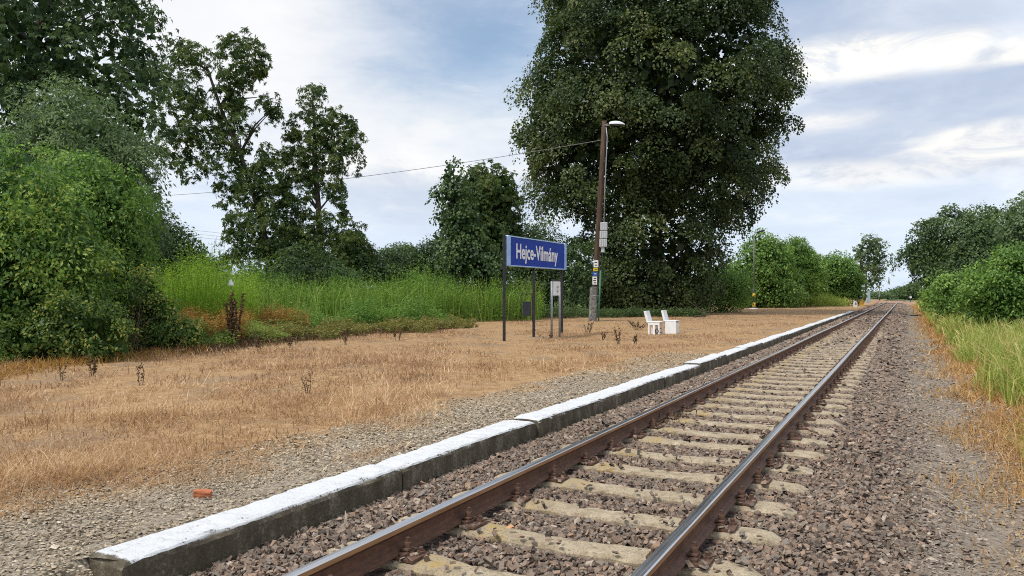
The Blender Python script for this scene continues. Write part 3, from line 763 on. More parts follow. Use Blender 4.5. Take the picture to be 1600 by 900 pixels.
# --- left shrubbery near the camera
plant('wild_shrub', 'yellow green leafy shrub at the left edge of the picture', 'shrub', 30, [(20, 330, 100, 110), (-60, 380, 90, 130), (70, 410, 90, 90), (10, 470, 110, 80), (90, 330, 50, 50)],
      16.5, LM['lime'], 420, 75, 0.40, 0.105, 0.05, stems=8, trunk_r=0.05, lump=34, lump_r=(0.16, 0.34), droop=0.45, fill=(2000, 0.26), stray=0.24)
plant('wild_shrub', 'mid green bushy shrub between the yellow green shrub and the tall lime weeds', 'shrub', 180, [(165, 320, 58, 62), (140, 420, 80, 86), (195, 390, 34, 50), (160, 480, 66, 56), (120, 300, 56, 56)],
      19.5, LM['mid'], 380, 75, 0.42, 0.115, 0.055, stems=8, trunk_r=0.05, lump=34, lump_r=(0.16, 0.36), droop=0.45, fill=(2000, 0.28), stray=0.24)
plant('willow_shrub', 'tall grey green shrub rising in front of the dark corner tree', 'shrub', 110, [(95, 190, 50, 56), (140, 230, 76, 60), (70, 270, 80, 60), (190, 270, 50, 54), (120, 330, 110, 80)],
      24, LM['greyg'], 330, 75, 0.52, 0.14, 0.055, stems=8, trunk_r=0.07, lump=30, lump_r=(0.18, 0.38), droop=0.45, fill=(2000, 0.34), stray=0.24)
plant('low_shrub', 'low yellowing leafy bush at the foot of the left shrubs', 'shrub', 110, [(110, 500, 56, 48), (60, 530, 60, 36), (160, 520, 40, 44), (0, 530, 70, 44)],
      15.6, LM['yellowing'], 320, 30, 0.22, 0.075, 0.045, stems=6, trunk_r=0.02, lump=10, droop=0.3)
plant('low_shrub', 'small leafy bush with yellowed edges right of the brown twigs', 'shrub', 250, [(245, 500, 36, 40), (280, 520, 40, 20), (225, 470, 30, 50)],
      18.5, LM['yellowing'], 200, 26, 0.22, 0.075, 0.04, stems=5, trunk_r=0.02, droop=0.2)

# --- right of the linden
plant('hazel_tree', 'bushy tree directly behind the thin banded lamp post', 'tree', 1190, [(1195, 415, 42, 42), (1160, 440, 34, 38), (1190, 385, 22, 22), (1205, 455, 46, 26)],
      74, LM['mid'], 560, 28, 0.6, 0.24, 0.15, trunk=[(1190, 440), (1192, 400)], limbs=6, trunk_r=0.15, lump=12)
plant('willow_shrub', 'spiky topped willow shrub right of the thin lamp post', 'shrub', 1240, [(1235, 420, 36, 38), (1260, 430, 24, 38), (1220, 445, 44, 32), (1245, 398, 22, 22)],
      80, LM['mid'], 560, 28, 0.6, 0.3, 0.09, stems=10, trunk_r=0.06, droop=-0.5, upw=1.0, lump=10)
plant('wild_shrub', 'round olive green shrub left of the lone poplar', 'shrub', 1305, [(1308, 432, 34, 32), (1325, 450, 24, 22), (1290, 445, 26, 26)],
      88, LM['mid'], 440, 28, 0.6, 0.26, 0.16, stems=6, trunk_r=0.06, lump=10)
plant('wild_shrub', 'narrow yellow green shrub between willow and round shrub', 'shrub', 1276, [(1276, 438, 16, 28), (1270, 455, 22, 18)],
      86, LM['lime'], 150, 24, 0.5, 0.18, 0.1, stems=5, trunk_r=0.05)
plant('poplar_tree', 'lone slim poplar with airy crown beside the far track', 'tree', 1353, [(1358, 385, 20, 18), (1343, 400, 16, 16), (1372, 398, 14, 22), (1357, 415, 24, 18), (1374, 425, 10, 14), (1345, 430, 12, 12), (1362, 440, 16, 10)],
      125, LM['poplar'], 130, 22, 0.62, 0.32, 0.24, trunk=[(1353, 440), (1354, 415), (1358, 385)], limbs=9, trunk_r=0.22, deep=0.3)
# --- far hedge row beyond the crossing
for q, (lab, bx, bl, D, mt) in enumerate((
    ('dark hedge bush far off, leftmost right of the vanishing rails', 1398, [(1396, 462, 14, 6), (1405, 459, 12, 8)], 190, 'dark'),
    ('rounded dark hedge bush far off behind the white disc marker', 1424, [(1422, 457, 18, 10), (1434, 453, 14, 13)], 185, 'dark'),
    ('tallest dark hedge bush far off under the spreading tree', 1456, [(1452, 450, 20, 16), (1470, 446, 20, 20)], 170, 'dark'),
    ('pale low bushes far off left of the vanishing rails', 1381, [(1382, 464, 12, 4), (1372, 464, 12, 5)], 180, 'greyg'),
)):
    plant('hedge_bush', lab, 'bush', bx, bl, D, LM[mt], 170, 22, 1.1, 0.42, 0.26, stems=3, trunk_r=0.08, group='far hedge bushes')
# --- right-hand trees
plant('spreading_tree', 'spreading dark tree with a long left bough over the far hedge', 'tree', 1500, [
    (1500, 380, 56, 46), (1530, 355, 36, 34), (1455, 375, 32, 26), (1440, 405, 28, 16), (1470, 415, 36, 20), (1540, 400, 46, 46), (1500, 430, 44, 26)],
    66, LM['dark'], 330, 80, 0.95, 0.24, 0.15, trunk=[(1500, 440), (1500, 400), (1510, 370)], limbs=9, trunk_r=0.3, lump=22, lump_r=(0.25, 0.45), fill=(300, 0.4))
plant('tall_tree', 'tall green tree cut by the right edge of the picture', 'tree', 1625, [(1598, 362, 36, 32), (1640, 352, 62, 52), (1586, 400, 36, 34), (1650, 410, 80, 56), (1582, 336, 16, 14)],
      46, LM['greyg'], 240, 80, 0.75, 0.19, 0.12, trunk=[(1630, 420), (1632, 340)], limbs=8, trunk_r=0.25, lump=16)
plant('wild_shrub', 'dark pointed shrub in front of the spreading tree', 'shrub', 1525, [(1525, 395, 26, 30), (1520, 430, 34, 30), (1535, 370, 14, 18)],
      44, LM['dark'], 340, 28, 0.42, 0.17, 0.11, stems=6, trunk_r=0.06, upw=0.8)
plant('wild_shrub', 'bright green shrub at the right edge above the tall grass', 'shrub', 1590, [(1580, 440, 50, 40), (1620, 430, 50, 50), (1600, 470, 60, 40), (1550, 460, 40, 30)],
      27, LM['mid'], 290, 72, 0.48, 0.13, 0.075, stems=14, trunk_r=0.05, group='shrubs along the right bank', lump=26, lump_r=(0.15, 0.4), stray=0.3, fill=(500, 0.3))
plant('wild_shrub', 'yellow green shrub where tall grass meets the spreading tree', 'shrub', 1500, [(1490, 455, 36, 24), (1520, 460, 40, 26), (1470, 465, 20, 12)],
      38, LM['mid'], 170, 66, 0.55, 0.16, 0.09, stems=10, trunk_r=0.05, group='shrubs along the right bank', lump=18, lump_r=(0.15, 0.4), stray=0.3, fill=(300, 0.3))
plant('wild_shrub', 'low bright shrub nearest the far end of the path', 'shrub', 1466, [(1464, 466, 16, 8), (1478, 462, 18, 10)],
      62, LM['lime'], 130, 22, 0.45, 0.16, 0.09, stems=4, trunk_r=0.04, group='shrubs along the right bank')

# ------------------------------------------------------------------ grasses and weeds


def blades(name, P, H, wd, rng, material, lean=0.6, curl=0.6, seg=2, rbias=None):
    m = len(P); th = rng.uniform(0, 2 * math.pi, m); ld = np.stack([np.cos(th), np.sin(th), np.zeros(m)], -1)
    ph = rng.uniform(0, 2 * math.pi, m); sd_ = np.stack([np.cos(ph), np.sin(ph), np.zeros(m)], -1) * (wd / 2)[:, None]
    le = np.abs(rng.normal(0, lean, m)); cu = np.abs(rng.normal(0, curl, m))
    rnd = rng.beta(1.8, 1.8, m)
    if rbias is not None: rnd = np.clip(rnd + rbias, 0, 1)
    d1 = nrm(UP[None] + ld * le[:, None]); d2 = nrm(d1 + ld * cu[:, None] - UP * (cu * 0.45)[:, None])
    p1 = P + d1 * (H * 0.55)[:, None]; p2 = p1 + d2 * (H * 0.5)[:, None]
    p2[:, 2] = np.maximum(p2[:, 2], P[:, 2] + 0.01)
    if seg == 2:
        v = np.stack([P - sd_, P + sd_, p1 + sd_ * 0.8, p1 - sd_ * 0.8, p2], 1).reshape(-1, 3)
        i0 = np.arange(m) * 5
        q = np.stack([i0, i0 + 1, i0 + 2, i0 + 3], -1); t = np.stack([i0 + 3, i0 + 2, i0 + 4], -1)
        return mesh_np(name, v, [q, t], material, rnd=np.concatenate([rnd, rnd]))
    v = np.stack([P - sd_ * 0.7, p1 + sd_, p2, p1 - sd_], 1).reshape(-1, 3)
    return mesh_np(name, v, [np.arange(m * 4).reshape(m, 4)], material, rnd=rnd)


rg = np.random.default_rng(77)
M_straw = leafmat('dry_straw', [(0.19, 0.11, 0.06), (0.40, 0.236, 0.13), (0.59, 0.38, 0.226), (0.80, 0.625, 0.435)], 0.25, 0.7, 0.2)
M_orange = leafmat('orange_dry_grass', [(0.22, 0.11, 0.05), (0.40, 0.22, 0.09), (0.56, 0.35, 0.15), (0.68, 0.50, 0.26)], 0.25, 0.7, 0.2)
M_tall = leafmat('tall_yellow_green_grass', [(0.108, 0.189, 0.034), (0.216, 0.311, 0.054), (0.351, 0.419, 0.095), (0.567, 0.567, 0.176)], 0.35, 0.6, 0.25)
M_weed = leafmat('tall_weed_leaf', [(0.06, 0.12, 0.022), (0.13, 0.24, 0.035), (0.19, 0.34, 0.055), (0.29, 0.43, 0.09)], 0.35, 0.5, 0.25)
M_weed2 = leafmat('lime_weed_leaf', [(0.135, 0.240, 0.027), (0.225, 0.375, 0.042), (0.330, 0.495, 0.060), (0.510, 0.630, 0.090)], 0.4, 0.5, 0.25)
M_under = leafmat('undergrowth_leaf', [(0.07, 0.10, 0.028), (0.14, 0.17, 0.045), (0.25, 0.22, 0.07), (0.33, 0.23, 0.095)], 0.3, 0.6, 0.25)
M_brown = leafmat('withered_weed', [(0.045, 0.027, 0.015), (0.085, 0.052, 0.029), (0.135, 0.085, 0.047), (0.22, 0.145, 0.085)], 0.1, 0.85, 0.15)


def patch(u, s, sc=1.0, k0=0.0):
    return 0.5 + 0.25 * np.sin(u * 1.3 * sc + 1.7 * np.sin(s * 0.8 * sc + k0)) + 0.25 * np.sin(s * 1.1 * sc + 1.3 * np.sin(u * 1.9 * sc + k0))


# dry straw of the platform, denser and longer near the camera
PS, HS, WS, BS_ = [], [], [], []
for (d0, d1, dens, hh, ww) in ((3.0, 7, 2800, 0.165, 0.0042), (7, 11, 1800, 0.165, 0.006), (11, 17, 720, 0.15, 0.010), (17, 28, 240, 0.12, 0.016), (28, 50, 62, 0.11, 0.026), (50, 85, 14, 0.12, 0.045)):
    dmid = (d0 + d1) / 2; wx = 1.24 * 1600 / F * d1
    m = int(dens * (d1 - d0) * wx)
    dd = np.sqrt(rg.uniform(d0 * d0, d1 * d1, m)); px = rg.uniform(-0.12, 1.12, m) * 1600
    q = CAM + RT * ((px - CX) / F * dd)[:, None] + FW * dd[:, None]; u, s = q[:, 0], q[:, 1]
    left = -14.2 - 7.0 * np.clip((s - 15) / 25, 0, 1)
    gl = np.where(s < 16, -3.15 + 0.35 * np.sin(s * 1.9) + 0.2 * np.sin(s * 5.1), -2.15)
    pt = patch(u, s, 1.0)
    pr = np.clip((gl - u) / 0.5, 0.0, 1) * np.clip((u - left) / 1.0, 0, 1)
    pr = np.maximum(pr, np.clip(patch(u, s, 2.6, 3.0) * 1.6 - 0.85, 0.03, 0.55) * (u < -2.2) * (u > -4.5) * (s > 2.5)) * (0.35 + 0.65 * np.clip(pt * 1.6 - 0.15, 0, 1))
    bare = patch(u, s, 0.55, 2.0) * 0.6 + patch(u, s, 2.3, 5.0) * 0.4
    pr = pr * np.clip((bare - 0.28) * 3.4, 0.06, 1)
    kp = (rg.random(m) < pr) & (u < -2.1)
    P = np.stack([u, s, zf(u, s) - 0.01], -1); kp &= inview(P)
    tallness = np.clip(0.55 + 0.7 * (pt - 0.35), 0.35, 1.1) * np.where((u < -3.6) & (s < 16), 1.2, 0.8)
    PS.append(P[kp]); HS.append((hh * tallness * rg.lognormal(0, 0.35, m))[kp]); WS.append((ww * rg.uniform(0.7, 1.4, m))[kp]); BS_.append(((pt - 0.5) * 0.45 + (patch(u, s, 3.1, 0.7) - 0.5) * 0.35)[kp])
M_straw2 = leafmat('brown_straw', [(0.16, 0.092, 0.056), (0.34, 0.205, 0.125), (0.52, 0.335, 0.21), (0.74, 0.56, 0.39)], 0.25, 0.7, 0.2)
PN, HN, WN, BN = (np.concatenate(q[:3]) for q in (PS, HS, WS, BS_))
rear = rg.random(len(PN)) < np.clip((-PN[:, 0] - 5.0 + 1.2 * np.sin(PN[:, 1] * 0.7)) / 3.0, 0.12, 0.92)
for k_, mt_, lab in ((~rear, M_straw, 'golden dead straw along the gravel on the near platform'), (rear, M_straw2, 'brown dead straw towards the back of the near platform')):
    tag(blades('dry_grass', PN[k_], HN[k_], WN[k_], rg, mt_, 2.0, 1.3, 2, BN[k_]), lab, 'grass', kind='stuff')
o = blades('dry_grass', np.concatenate(PS[3:]), np.concatenate(HS[3:]), np.concatenate(WS[3:]), rg, M_straw2, 1.6, 1.0, 1)
tag(o, 'short dead orange tan grass on the far half of the platform', 'grass', kind='stuff')

# orange dry grass beside the path on the right, then tall grass
PS, HS, WS, PT, HT, WT = [], [], [], [], [], []
for (y0, y1, dens, ww) in ((1.2, 6, 1500, 0.005), (6, 12, 800, 0.008), (12, 24, 330, 0.014), (24, 60, 110, 0.03), (60, 125, 30, 0.06)):
    m = int(dens * (y1 - y0) * 2.2); u = rg.uniform(1.7, 4.2, m); s = rg.uniform(y0, y1, m); pt = patch(u, s, 1.6, 1.0)
    kp = rg.random(m) < np.clip((u - 1.85) / 1.0, 0.07 * (u > 1.9), 1) * (0.28 + 1.0 * np.clip(pt * 2.2 - 0.55, 0, 1))
    P = np.stack([u, s, zf(u, s) - 0.01], -1); kp &= inview(P)
    PS.append(P[kp]); HS.append((0.14 * (0.5 + pt) * np.clip((u - 1.6) / 1.2, 0.4, 1.3) * rg.lognormal(0, 0.35, m))[kp]); WS.append((ww * rg.uniform(0.7, 1.3, m))[kp])
    m = int(dens * 0.85 * (y1 - y0) * 5.0); u = rg.uniform(2.6, 8.0, m); s = rg.uniform(y0, y1, m)
    kp = rg.random(m) < np.clip((u - 3.12 + 0.2 * np.sin(s * 0.9)) / 0.5, 0, 1)
    P = np.stack([u, s, zf(u, s) - 0.02], -1); kp &= inview(P)
    PT.append(P[kp]); HT.append((0.62 * np.clip((u - 2.4) / 0.9, 0.35, 1.0) * np.clip(rg.lognormal(0, 0.25, m), 0.4, 1.35))[kp]); WT.append((ww * 1.25 * rg.uniform(0.7, 1.3, m))[kp])
tag(blades('dry_grass', np.concatenate(PS), np.concatenate(HS), np.concatenate(WS), rg, M_orange, 1.1, 1.1, 2), 'orange dead grass along the right side of the path', 'grass', kind='stuff')
PTc = np.concatenate(PT); HTc = np.concatenate(HT); WTc = np.concatenate(WT); tp = rg.random(len(PTc)) < 0.22
tag(blades('tall_grass', PTc[tp], HTc[tp] * 1.22, WTc[tp] * 1.25, rg, leafmat('ripe_grass_top', [(0.30, 0.24, 0.08), (0.45, 0.38, 0.14), (0.58, 0.50, 0.22), (0.70, 0.62, 0.34)], 0.3, 0.7, 0.2), 0.3, 1.3, 2), 'ripe straw yellow grass tops nodding over the right bank', 'grass', kind='stuff')
tag(blades('tall_grass', np.concatenate(PT), np.concatenate(HT), np.concatenate(WT), rg, M_tall, 0.35, 0.8, 2), 'tall yellow green grass on the right bank', 'grass', kind='stuff')


def weeds(name, label, x0, x1, dfun, hfun, nst, nl, L, wd, material, rng, cat='weeds', spread=0.16, lean=0.12, upw=0.5):
    """upright stems set with narrow leaves"""
    px = x0 + (x1 - x0) * rng.beta(1.2, 1.2, nst); lo, hi = dfun(px); dd = rng.uniform(np.minimum(lo, hi - 1), hi)
    q = CAM + RT * ((px - CX) / F * dd)[:, None] + FW * dd[:, None]; q[:, 2] = zf(q[:, 0], q[:, 1])
    H = hfun(px) * np.where(rng.random(nst) < 0.08, rng.uniform(1.0, 1.3, nst), rng.uniform(0.5, 1.04, nst))
    tip = q + UP * H[:, None] + (rng.normal(0, lean, (nst, 3)) * np.array([1, 1, 0])) * H[:, None]
    t = rng.beta(1.6, 1.1, (nst, nl))
    p = q[:, None] + (tip - q)[:, None] * t[..., None]
    th = rng.uniform(0, 2 * math.pi, (nst, nl)); e = np.stack([np.cos(th), np.sin(th), np.zeros_like(th)], -1)
    d = nrm(e + UP * (upw + rng.normal(0, 0.35, (nst, nl)))[..., None]); p = p + e * (rng.random((nst, nl)) * spread)[..., None]
    nn = nrm(UP + 0.6 * rng.normal(0, 1, (nst, nl, 3)) - e * 0.4)
    rn = np.clip(0.45 * rng.random((nst, 1)) + 0.35 * rng.random((nst, nl)) + 0.25 * t, 0, 1).ravel()
    p = p.reshape(-1, 3); d = d.reshape(-1, 3); nn = nn.reshape(-1, 3); s = nrm(np.cross(nn, d)); M = len(p)
    l = (L * rng.uniform(0.6, 1.25, M) * (1.15 - 0.5 * t.ravel()))[:, None]; ww = l * wd / L / 2
    droop = -UP * l * 0.25
    v = np.stack([p, p + d * l * 0.5 + s * ww, p + d * l + droop, p + d * l * 0.5 - s * ww], 1).reshape(-1, 3)
    f = [np.arange(M * 4).reshape(M, 4)]
    pr = np.cross(FW, UP) * 0.008
    sv = np.stack([q - pr, q + pr, tip + pr * 0.4, tip - pr * 0.4], 1).reshape(-1, 3)
    f.append(np.arange(nst * 4).reshape(nst, 4) + len(v))
    o = mesh_np(name, np.concatenate([v, sv]), f, material, rnd=np.concatenate([rn, np.full(nst, 0.2)]))
    return tag(o, label, cat, kind='stuff')


weeds('tall_weeds', 'lime green tall weeds in front of the ragged chestnut trees', 212, 400, lambda x: (26 + 0 * x, 33 + 0 * x), lambda x: 2.55 + 0.3 * np.sin(x * 0.045), 1000, 34, 0.18, 0.034, M_weed2, rg)
weeds('tall_weeds', 'mid green tall weeds and reeds across the back of the platform', 395, 850, lambda x: (30 + (x - 400) * 0.02, 40 + (x - 400) * 0.012), lambda x: 2.2 + 0.25 * np.sin(x * 0.05) + 0.2 * np.sin(x * 0.021), 1850, 28, 0.24, 0.04, M_weed, rg, upw=0.8)
m = 2600; px = 225 + 620 * rg.random(m); dd = rg.uniform(28 + np.clip(px - 400, 0, 450) * 0.026, 36 + np.clip(px - 400, 0, 450) * 0.016)
q = CAM + RT * ((px - CX) / F * dd)[:, None] + FW * dd[:, None]; q[:, 2] = zf(q[:, 0], q[:, 1])
tag(blades('reeds', q, rg.uniform(1.2, 2.5, m), rg.uniform(0.02, 0.045, m), rg, leafmat('reed_blade', [(0.10, 0.17, 0.03), (0.20, 0.30, 0.05), (0.28, 0.40, 0.09), (0.44, 0.48, 0.17)], 0.35, 0.6, 0.2), 0.14, 0.7, 2), 'long reed blades arching out of the tall weeds', 'reeds', kind='stuff')
M_rustweed = leafmat('orange_brown_weed', [(0.125, 0.069, 0.025), (0.300, 0.150, 0.044), (0.450, 0.250, 0.075), (0.525, 0.413, 0.125)], 0.3, 0.7, 0.2)
M_fresh = leafmat('pale_fresh_weed', [(0.095, 0.162, 0.041), (0.189, 0.270, 0.068), (0.297, 0.378, 0.108), (0.432, 0.486, 0.176)], 0.35, 0.6, 0.2)
weeds('undergrowth', 'rusty orange and yellow weeds around the tallest dock stalks', 255, 385, lambda x: (21.5 + 0 * x, 26 + 0 * x), lambda x: 0.75 + 0.2 * np.sin(x * 0.09), 620, 26, 0.13, 0.035, M_rustweed, rg, upw=0.4, lean=0.3)
weeds('undergrowth', 'pale green sprawling weeds right of the tallest dock stalks', 372, 445, lambda x: (22.0 + 0 * x, 25 + 0 * x), lambda x: 0.62 - 0.006 * (x - 372), 360, 26, 0.15, 0.04, M_fresh, rg, upw=0.4, lean=0.35)
weeds('undergrowth', 'rust coloured weed patch behind the low yellow green row', 405, 480, lambda x: (26 + 0 * x, 29 + 0 * x), lambda x: 0.85 + 0 * x, 380, 26, 0.13, 0.03, M_rustweed, rg, upw=0.5, lean=0.3)
weeds('undergrowth', 'low yellow green leafy row along the edge of the dead grass', 405, 740, lambda x: (21.2 + (x - 410) * 0.026 + 0.9 * np.sin(x * 0.045) + 0.7 * np.sin(x * 0.12), 26.0 + (x - 410) * 0.026), lambda x: 0.26 + 0.28 * np.sin(x * 0.061 + 2 * np.sin(x * 0.017)) ** 2, 760, 22, 0.15, 0.06, M_under, rg, upw=0.25, lean=0.35)
weeds('undergrowth', 'mixed mid green weeds between the low row and the tall weeds', 430, 700, lambda x: (25 + (x - 430) * 0.03, 31 + (x - 430) * 0.026), lambda x: 0.9 + 0.35 * np.sin(x * 0.07) + 0.2 * np.sin(x * 0.023), 900, 28, 0.17, 0.05, LM['mid'], rg, upw=0.4, lean=0.25)
weeds('undergrowth', 'low green and yellow plants before the tallest dock stalks', 215, 360, lambda x: (19.5 + 0 * x, 22 + 0 * x), lambda x: 0.3 + 0.15 * np.sin(x * 0.11), 420, 22, 0.12, 0.055, LM['yellowing'], rg, upw=0.3, lean=0.3)
weeds('undergrowth', 'dark weeds at the foot of the huge tree', 690, 1100, lambda x: (38 + (x - 690) * 0.02, 46 + 0 * x), lambda x: 0.5 + 0.5 * np.clip((930 - x) / 150, 0, 1), 700, 24, 0.18, 0.05, LM['dark'], rg, lean=0.25)
weeds('tall_weeds', 'pale green weeds under the shrubs beside the thin lamp post', 1130, 1326, lambda x: (76 + (x - 1130) * 0.02, 82 + (x - 1130) * 0.02), lambda x: 0.7 + 0.8 * np.exp(-((x - 1275) / 40) ** 2), 800, 22, 0.26, 0.06, M_tall, rg, lean=0.25)
weeds('undergrowth', 'low green weeds edging the left shrubs', -120, 260, lambda x: (14.6 + np.clip(x, 0, 300) * 0.016, 16.6 + np.clip(x, 0, 300) * 0.014), lambda x: 0.35 + 0.1 * np.sin(x * 0.07), 520, 22, 0.09, 0.04, LM['yellowing'], rg, lean=0.3, upw=0.3)
m = 3000; px = rg.uniform(-120, 330, m); dd = 13.2 + np.clip(px, 0, 400) * 0.016 + rg.normal(0, 0.45, m)
q = CAM + RT * ((px - CX) / F * dd)[:, None] + FW * dd[:, None]; q[:, 2] = zf(q[:, 0], q[:, 1])
tag(blades('matted_grass', q, rg.uniform(0.1, 0.3, m), rg.uniform(0.008, 0.016, m), rg, M_rustweed, 1.2, 1.2, 2), 'matted rusty brown grass in front of the left shrubs', 'grass', kind='stuff')
# withered brown blades, a dark row painting the shadow before the undergrowth
m = 6500; px = rg.uniform(160, 700, m); dd = 18.4 + np.clip(px - 330, 0, 400) * 0.030 + rg.normal(0, 0.9, m) + 0.5
q = CAM + RT * ((px - CX) / F * dd)[:, None] + FW * dd[:, None]; q[:, 2] = zf(q[:, 0], q[:, 1])
tag(blades('withered_weeds', q, rg.uniform(0.06, 0.26, m), rg.uniform(0.01, 0.028, m), rg, M_brown, 0.8, 0.7, 1), 'withered weeds, dark brown as painted shadow along the edge of the undergrowth', 'weeds', kind='stuff')


def dead_weed(base, h, nst, label, spread=0.12, seeds=26, seedsz=0.045, group='withered brown weed stalks', thick=0.007):
    SEED[0] += 1; rng = np.random.default_rng(SEED[0])
    base = np.array(base); base[2] = zf(base[0], base[1]) - 0.02
    root = empty('dead_weed', base, 0, label, 'dead weed', group)
    st = MB(); P = []
    for _ in range(nst):
        b = base + np.array([rng.normal(0, spread * 0.4), rng.normal(0, spread * 0.4), 0]); hh = h * rng.uniform(0.6, 1.0)
        t = b + np.array([rng.normal(0, spread), rng.normal(0, spread), hh]); md = (b + t) / 2 + rng.normal(0, 0.02, 3)
        st.tube([b, md, t], [thick, thick * 0.8, thick * 0.4], 5)
        tt = rng.uniform(0.3, 1.0, seeds)
        P.append(b + (t - b) * tt[:, None] + rng.normal(0, 0.018, (seeds, 3)))
    st.build('stalk', M_brown_stem, root)
    P = np.concatenate(P)
    o = stones('seed_head', P, rng.uniform(0.6, 1.3, len(P)) * seedsz, rng, M_brown, octa=True, flat=1.1)
    v = np.empty(len(o.data.vertices) * 3, np.float32); o.data.vertices.foreach_get('co', v)
    v = v.reshape(-1, 3) - base.astype(np.float32); o.data.vertices.foreach_set('co', v.ravel()); o.data.update()
    o.parent = root; tag(o, kind='stuff')
    return root


M_brown_stem = worn('withered_stem', (0.045, 0.028, 0.017), (0.12, 0.078, 0.046), 20, 0.9)
dead_weed(G(368, 543), 1.48, 10, 'tallest clump of dead brown dock stalks, before the lime weeds', 0.15, 90, 0.065)
dead_weed(G(286, 528), 0.95, 4, 'thin dead stalks left of the tallest dock clump', 0.10, 30, 0.045)
dead_weed(G(220, 604), 0.42, 2, 'short dark dead stalk standing alone in straw grass at left', 0.04, 22, 0.03)
dead_weed(G(483, 618), 0.33, 3, 'small looped dead stalk nearest the camera, in the straw grass', 0.045, 14, 0.022)
dead_weed(G(920, 521), 0.50, 5, 'dead weed in front of the concrete foot of the pole', 0.12, 18, 0.04)
dead_weed(G(943, 531), 0.30, 3, 'squat dead weed right of the pole, before its dead neighbours', 0.07, 16, 0.04)
dead_weed(G(966, 538), 0.62, 5, 'forked dead weed between the pole and the white chairs', 0.10, 16, 0.04)
dead_weed(G(993, 537), 0.34, 3, 'squat dead weed nearest the left white chair', 0.06, 16, 0.045)
dead_weed(G(1000, 516), 0.42, 9, 'row of dead weeds touching the left white chair', 0.34, 12, 0.05)
dead_weed(G(860, 530), 0.22, 4, 'low dead weeds under the small notice board', 0.25, 8, 0.04)
dead_weed(G(97, 598), 0.34, 2, 'tiny dead stalk before the leftmost shrubs', 0.05, 18, 0.03)


for px_, py_, hh_, lab in ((405, 551, 0.5, 'short dead stalk just right of the tallest dock clump'), (455, 546, 0.42, 'low dead stalk below the rust coloured weed patch'), (540, 540, 0.5, 'dead stalk in front of the middle of the low leafy row'),
                           (622, 533, 0.5, 'dead stalk in front of the right end of the low leafy row'), (690, 522, 0.42, 'small dead stalk between the leafy row and the station sign'), (150, 588, 0.42, 'dead stalk before the low bush, between two others in the straw')):
    dead_weed(G(px_, py_), hh_, 3, lab, 0.08, 24, 0.04)


def twig_bush(base, h, nst, label):
    SEED[0] += 1; rng = np.random.default_rng(SEED[0]); base = np.array(base); base[2] = zf(base[0], base[1]) - 0.02
    mb = MB()
    for _ in range(nst):
        b = base + np.array([rng.normal(0, 0.08), rng.normal(0, 0.08), 0]); d = nrm(np.array([rng.normal(0, 0.3), rng.normal(0, 0.3), 1.0])); t = b + d * h * rng.uniform(0.6, 1)
        mb.tube([b, (b + t) / 2 + rng.normal(0, 0.04, 3), t], [0.012, 0.009, 0.004], 5)
        for _ in range(4):
            s0 = b + (t - b) * rng.uniform(0.35, 0.95); e = s0 + nrm(rng.normal(0, 1, 3) + d * 1.2) * h * 0.28
            mb.tube([s0, (s0 + e) / 2 + rng.normal(0, 0.02, 3), e], [0.006, 0.005, 0.003], 4)
    o = mb.build('bare_shrub', M_brown_stem); return tag(o, label, 'shrub')


twig_bush(G(205, 558), 1.35, 9, 'bare brown twiggy shrub in front of the left shrubbery')
twig_bush(W(295, HY, 31), 4.0, 5, 'leafless thin branches poking above the lime weeds')

# small white marker among the lime weeds
p = W(361, 446, 26.0); g0 = p.copy(); g0[2] = zf(p[0], p[1])
mk = empty('marker_stake', g0, 0, 'small white pointed marker showing above the lime weeds', 'marker')
h_ = p[2] - g0[2]
MB().tube([g0, g0 + UP * h_], 0.01, 6).build('stake', worn('green_stake', (0.05, 0.10, 0.03), (0.09, 0.15, 0.04)), mk)
MB().tube([g0 + UP * h_, g0 + UP * (h_ + 0.06), g0 + UP * (h_ + 0.21)], [0.1, 0.09, 0.012], 8).build('cap', mat('white_plastic', (0.8, 0.8, 0.78), 0.5).mat, mk)

# ------------------------------------------------------------------ station furniture
M_black = worn('black_steel', (0.012, 0.013, 0.016), (0.035, 0.035, 0.04), 12, 0.5, 0.2)
n = mat('sign_blue', None, 0.55, 0, 0.15); oc = n.new('ShaderNodeTexCoord').outputs['Object']
n.put(n.p.inputs['Base Color'], n.ramp(n.noise(oc, 2.5, 6, 0.6), [(0.3, (0.010, 0.038, 0.29)), (0.7, (0.014, 0.050, 0.36))])); M_blue = n.mat
M_pale = worn('pale_blue_aluminium', (0.30, 0.48, 0.76), (0.46, 0.62, 0.86), 5, 0.4, 0.3)
M_white = worn('white_paint', (0.70, 0.71, 0.72), (0.82, 0.82, 0.82), 6, 0.6)
M_grey = worn('galvanised_grey', (0.22, 0.24, 0.25), (0.38, 0.40, 0.41), 10, 0.5, 0.4)
M_dark = worn('dark_marks', (0.02, 0.02, 0.025), (0.05, 0.05, 0.055), 10, 0.7)
INTER = None


def lettering(name, text, parent, loc, rot, size, material, xs=1.0, off=0.0, ext=0.004, align='CENTER'):
    cu = bpy.data.curves.new(name, 'FONT'); cu.body = text; cu.size = size; cu.extrude = ext; cu.offset = off
    cu.align_x = align; cu.align_y = 'CENTER'; cu.resolution_u = 3
    tmp = bpy.data.objects.new(name, cu); COL.objects.link(tmp)
    dg = bpy.context.evaluated_depsgraph_get(); me = bpy.data.meshes.new_from_object(tmp.evaluated_get(dg))
    bpy.data.objects.remove(tmp); me.name = name
    me.materials.clear(); me.materials.append(material)
    o = bpy.data.objects.new(name, me); COL.objects.link(o); o.parent = parent
    o.location = loc; o.rotation_euler = rot; o.scale = (xs, 1, 1)
    return o


